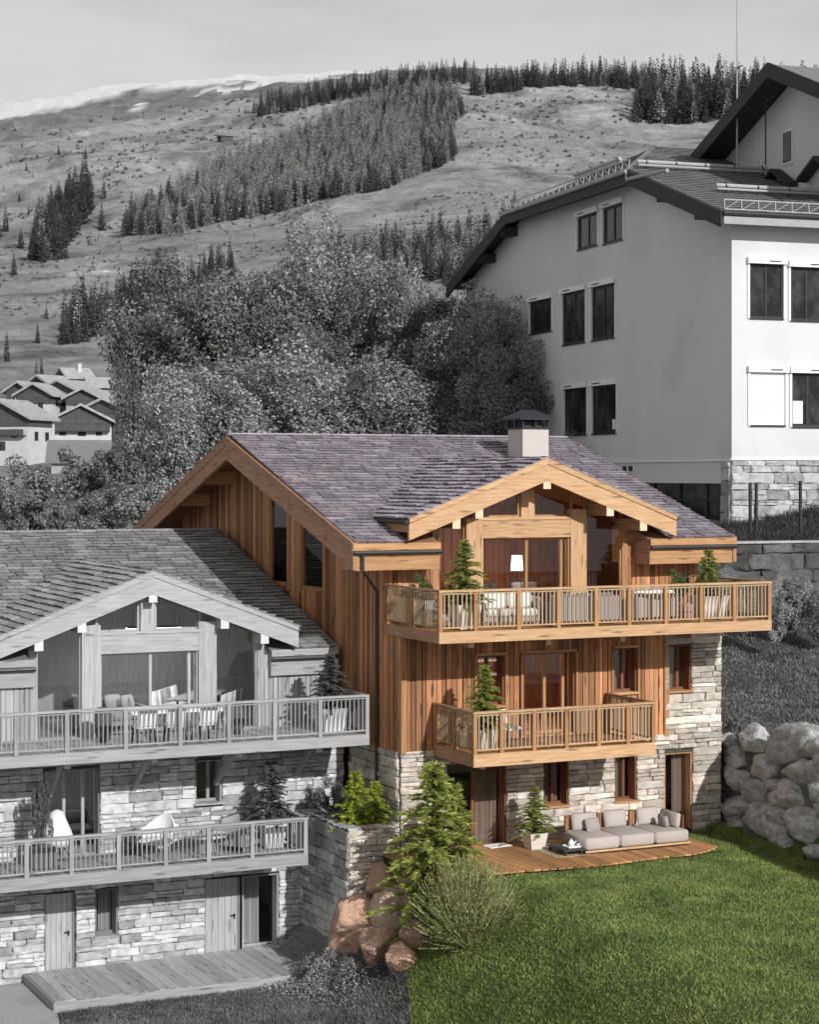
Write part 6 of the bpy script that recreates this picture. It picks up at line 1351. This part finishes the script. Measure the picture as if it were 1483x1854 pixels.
# ---- coloured top terrace
z6=5.93; FT='seats on the coloured top terrace'
WS=(M['cushion_dark'],M['white_cloth'])
lounge('wicker sofa with white cushions near the fir on the top balcony',(2.55,-1.1,z6),-.25,1.5,.85,WS,2,group=FT)
lounge('long white cushioned sofa along the rail before the sliding door',(4.35,-1.55,z6),math.pi,2.0,.85,WS,3,group=FT)
lounge('white armchair right of the sliding door on the top balcony',(6.3,-1.3,z6),math.pi+.3,.95,.85,WS,1,name='armchair',group=FT,cat='armchair')
lounge('white armchair near the pink stool on the top balcony',(7.05,-1.2,z6),2.7,.95,.85,WS,1,name='armchair',group=FT,cat='armchair')
table('low table between the white sofas on the top balcony',(4.3,-.45,z6),0,1.1,.6,.36,(M['slate_top'],M['dark_frame']),group=FT)
st_=empty('stool',(7.75,-1.35,z6),0,'round pink stool on the top balcony','stool'); mb=MB(); mb.lathe([(.2,0),(.25,.06),(.25,.36),(.2,.42)],18); mb.build('cushion',M['pink'],st_,True); mb=MB(); mb.lathe([(.252,.2),(.254,.21),(.252,.22)],18); mb.build('seam',M['dark_cloth'],st_)
b_=empty('bed_chair',(.55,-1.25,z6),.3,'low pale wicker chair behind the left rail of the top balcony','chair'); cushion(b_,'seat',M['cushion'],-.3,.3,-.3,.3,.15,.35,.08); cushion(b_,'backrest',M['cushion'],-.3,.3,.22,.36,.3,.7,.06)
# inside the coloured lounge
lounge('dark sofa inside the upper lounge behind the sliding door',(3.6,2.6,5.95),.2,1.9,.9,(M['dark_cloth'],M['dark_cloth']),3); lounge('dark armchair inside the upper lounge',(5.2,2.8,5.95),-.3,.9,.85,(M['dark_cloth'],M['cushion_dark']),1,name='armchair',cat='armchair')
L_=empty('floor_lamp',(5.35,3.6,5.95),0,'floor lamp with warm shade inside the upper lounge','lamp'); mb=MB(); mb.lathe([(.16,0),(.16,.03),(.02,.04),(.02,1.15)],12); mb.build('stand',M['dark_cloth'],L_); mb=MB(); mb.lathe([(.18,1.12),(.15,1.55)],16); mb.build('shade',M['shade_lit'],L_)
its=board_items('y',6.19,.5,9.3,5.95,9.6,[],88,w=(.18,.3)); place('panel_board',its,M['c_inner'],CH,(0,0,0),60,'panel_field')
# ---- coloured lower balcony
chair('pale woven chair on the lower coloured balcony behind the rail',(2.45,-1.3,2.86),.4,(M['dark_frame'],M['white_cloth'])); chair('dark chair inside the kitchen behind the balcony door',(3.75,1.2,2.92),1.2,(M['dark_frame'],M['dark_cloth']))
k_=empty('shelf',(4.05,3.6,2.92),0,'pale open shelf inside the kitchen behind the balcony door','shelf')
for z in (.8,1.2,1.6,2.0): mb=MB(); mb.box(-.9,.9,-.15,.15,z,z+.05); mb.build('shelf_board',M['white_cloth'],k_)
for x in (-.9,.9): mb=MB(); mb.box(x-.02,x+.02,-.15,.15,.0,2.1); mb.build('upright',M['dark_frame'],k_)
# ---- grey upper terrace and room
GT='dining seats on the grey upper terrace'; GM=(M['dark_frame'],M['g_white'])
table('long pale dining table on the grey upper terrace',loc(4.5,-1.0,6.0),0,2.4,.9,.75,(M['g_white'],M['g_beam_x']))
for i,(x,y,rz,lab) in enumerate([(3.5,-1.75,math.pi,'white chair at the left front of the terrace table'),(4.3,-1.8,math.pi-.1,'white chair second from left before the terrace table'),(5.1,-1.75,math.pi+.1,'white chair third from left before the terrace table')]): chair(lab,loc(x,y,6.0),rz,GM,GT)
v_=empty('vase',loc(6.35,-.75,6.0),0,'tall dark vase right of the terrace table','vase'); mb=MB(); mb.lathe([(.12,0),(.2,.2),(.2,.6),(.13,.72)],16); mb.build('body',M['g_cloth_dark'],v_,True)
v_=empty('vase',loc(2.75,-.75,6.0),0,'tall dark vase left of the terrace table','vase'); mb=MB(); mb.lathe([(.14,0),(.23,.25),(.23,.72),(.15,.85)],16); mb.build('body',M['g_cloth_dark'],v_,True)
GS=(M['g_cloth'],M['g_white'])
lounge('grey corner sofa with pillows inside the upper grey room',loc(3.6,2.0,5.95),.1,2.0,1.1,(M['g_cloth'],M['g_cloth']),2)
for i,(x,y) in enumerate(((3.0,2.0),(3.9,2.15),(4.25,1.9))): e=empty('pillow',loc(x,y,6.42),.3*i,['pale square pillow upright on the grey indoor sofa','furry grey pillow leaning in the middle of the indoor sofa','furry grey pillow at the right end of the indoor sofa'][i],'pillow'); cushion(e,'cover',M['g_white'] if i==0 else M['g_cloth'],-.25,.25,-.08,.08,0,.42,.08,rot=(-.3,0,0))
table('long dining table inside the upper grey room',loc(6.3,2.2,5.95),.9,2.6,.9,.76,(M['g_cloth'],M['dark_frame']))
for i in range(4):
    q=i*.55-.8; c_,s_=math.cos(.9),math.sin(.9)
    for sgn in (-1,1): chair(['white chair along the window side of the indoor table','white chair along the far side of the indoor table'][sgn>0]+[', nearest the door',', second from the door',', third from the door',', farthest from the door'][i],loc(6.3+q*c_-sgn*.75*s_,2.2+q*s_+sgn*.75*c_,5.95),.9 if sgn>0 else .9+math.pi,(M['g_white'],M['g_white']),'white chairs round the indoor dining table')
# ---- grey lower balcony
ec=empty('lounge_chair',loc(1.62,-.5,3.04),.3,'white rounded shell chair beside the balcony door of the grey chalet','chair'); mb=MB(); mb.lathe([(.14,.30),(.34,.38),(.42,.55),(.36,.72),(.26,.95),(.16,1.2),(.05,1.26)],20); mb.build('shell',M['g_white'],ec,True)
for sx in (-1,1):
    for sy in (-1,1): mb=MB(); mb.bar((sx*.12,sy*.12,.32),(sx*.26,sy*.26,0),.03); mb.build('leg',M['dark_frame'],ec)
def egg(label,p,rz):
    E=empty('lounge_chair',p,rz,label,'chair','shell chairs on the lower grey balcony'); n=14; V=[];F=[]
    for i in range(n+1):
        a=-1.9+3.8*i/n
        for z,rr,t in ((.28,.22,0),(.36,.42,0),(.55,.46,.0),(.56+.40*math.cos(a/2.0)**8,.46,.06)): V.append((math.sin(a)*rr,math.cos(a)*rr+t,z))
    for i in range(n):
        for j in range(3): F.append((4*i+j,4*i+4+j,4*i+5+j,4*i+1+j))
    me=bpy.data.meshes.new('shell'); me.from_pydata(V,[],F); me.update(); o=link('shell',me,E,M['g_white']); md=o.modifiers.new('s','SOLIDIFY'); md.thickness=.05
    cushion(E,'seat',M['g_white'],-.34,.34,-.34,.34,.28,.42,.08)
    for sx in (-1,1):
        for sy in (-1,1): mb=MB(); mb.bar((sx*.15,sy*.15,.30),(sx*.26,sy*.26,0),.03); mb.build('leg',M['dark_frame'],E)
egg('white winged armchair left of the round table on the lower grey balcony',loc(4.05,-.9,3.04),-.9); lounge('grey wicker armchair right of the round table on the lower grey balcony',loc(6.35,-.95,3.04),.7,1.0,.9,(M['g_cloth'],M['g_cloth']),1,name='armchair',cat='armchair')
tb=empty('coffee_table',loc(5.35,-1.15,3.04),0,'round white coffee table on the lower grey balcony','table'); mb=MB(); mb.lathe([(.50,.40),(.56,.42),(.56,.46),(.52,.48)],28); mb.build('tabletop',M['g_white'],tb); mb=MB(); mb.lathe([(.26,0),(.24,.39)],12); mb.build('leg',M['g_cloth'],tb)
for i,(x,y,r0,h0,lab) in enumerate(((5.2,-1.2,.05,.12,'small dark jar on the left of the round table'),(5.48,-1.1,.06,.09,'small dark bowl on the right of the round table'))): e=empty('jar',loc(x,y,3.52),0,lab,'jar'); mb=MB(); mb.lathe([(r0*.8,0),(r0,h0*.4),(r0*.6,h0)],12); mb.build('body',M['g_cloth_dark'],e,True)
bxp=empty('planter_box',loc(1.05,-1.2,3.04),0,'dark wooden planter box under the tall narrow shrub','planter'); mb=MB(); mb.box(-.3,.3,-.25,.25,.0,.5); mb.build('box',M['g_dark'],bxp)
lounge('dark sofa inside the grey middle room behind the balcony door',loc(2.3,2.2,2.95),0,2.0,.9,(M['g_cloth_dark'],M['g_cloth_dark']),2)

# added lamps, hidden behind lintels and walls, that brighten the rooms
def fill_lamp(label,pos,rz,L,mat,wd=.12):
    E=empty('room_fill_lamp',pos,rz,label,'lamp'); mb=MB(); mb.box(-L/2,L/2,-wd/2,wd/2,-.02,0); mb.build('diffuser',mat,E); mb=MB(); mb.box(-L/2-.02,L/2+.02,-wd/2-.02,wd/2+.02,.002,.05); mb.build('housing',M['dark_frame'],E)
    for s in (-1,1): mb=MB(); mb.box(s*L*.4-.008,s*L*.4+.008,-.008,.008,.051,.5); mb.build('suspension',M['dark_frame'],E)
fill_lamp('fill lamp added to brighten the upper coloured lounge near the glass',(4.75,2.2,8.42),0,1.5,M['fill_warm'],.25); fill_lamp('fill lamp added deeper inside the upper coloured lounge',(5.0,4.2,8.45),0,1.4,M['fill_warm'],.25)
fill_lamp('fill lamp added to brighten the kitchen behind the lower balcony door',(4.3,1.7,5.45),0,2.4,M['fill_warm'],.3)
fill_lamp('fill lamp added near the glass to brighten the upper grey room',loc(5.0,1.7,8.42),0,1.5,M['fill_white'],.4); fill_lamp('fill lamp added deeper inside the upper grey room',loc(5.6,4.0,8.45),0,1.5,M['fill_white'],.4)
fill_lamp('fill lamp added to brighten the grey middle room behind the balcony door',loc(2.3,1.7,5.45),0,1.8,M['fill_white'],.3)
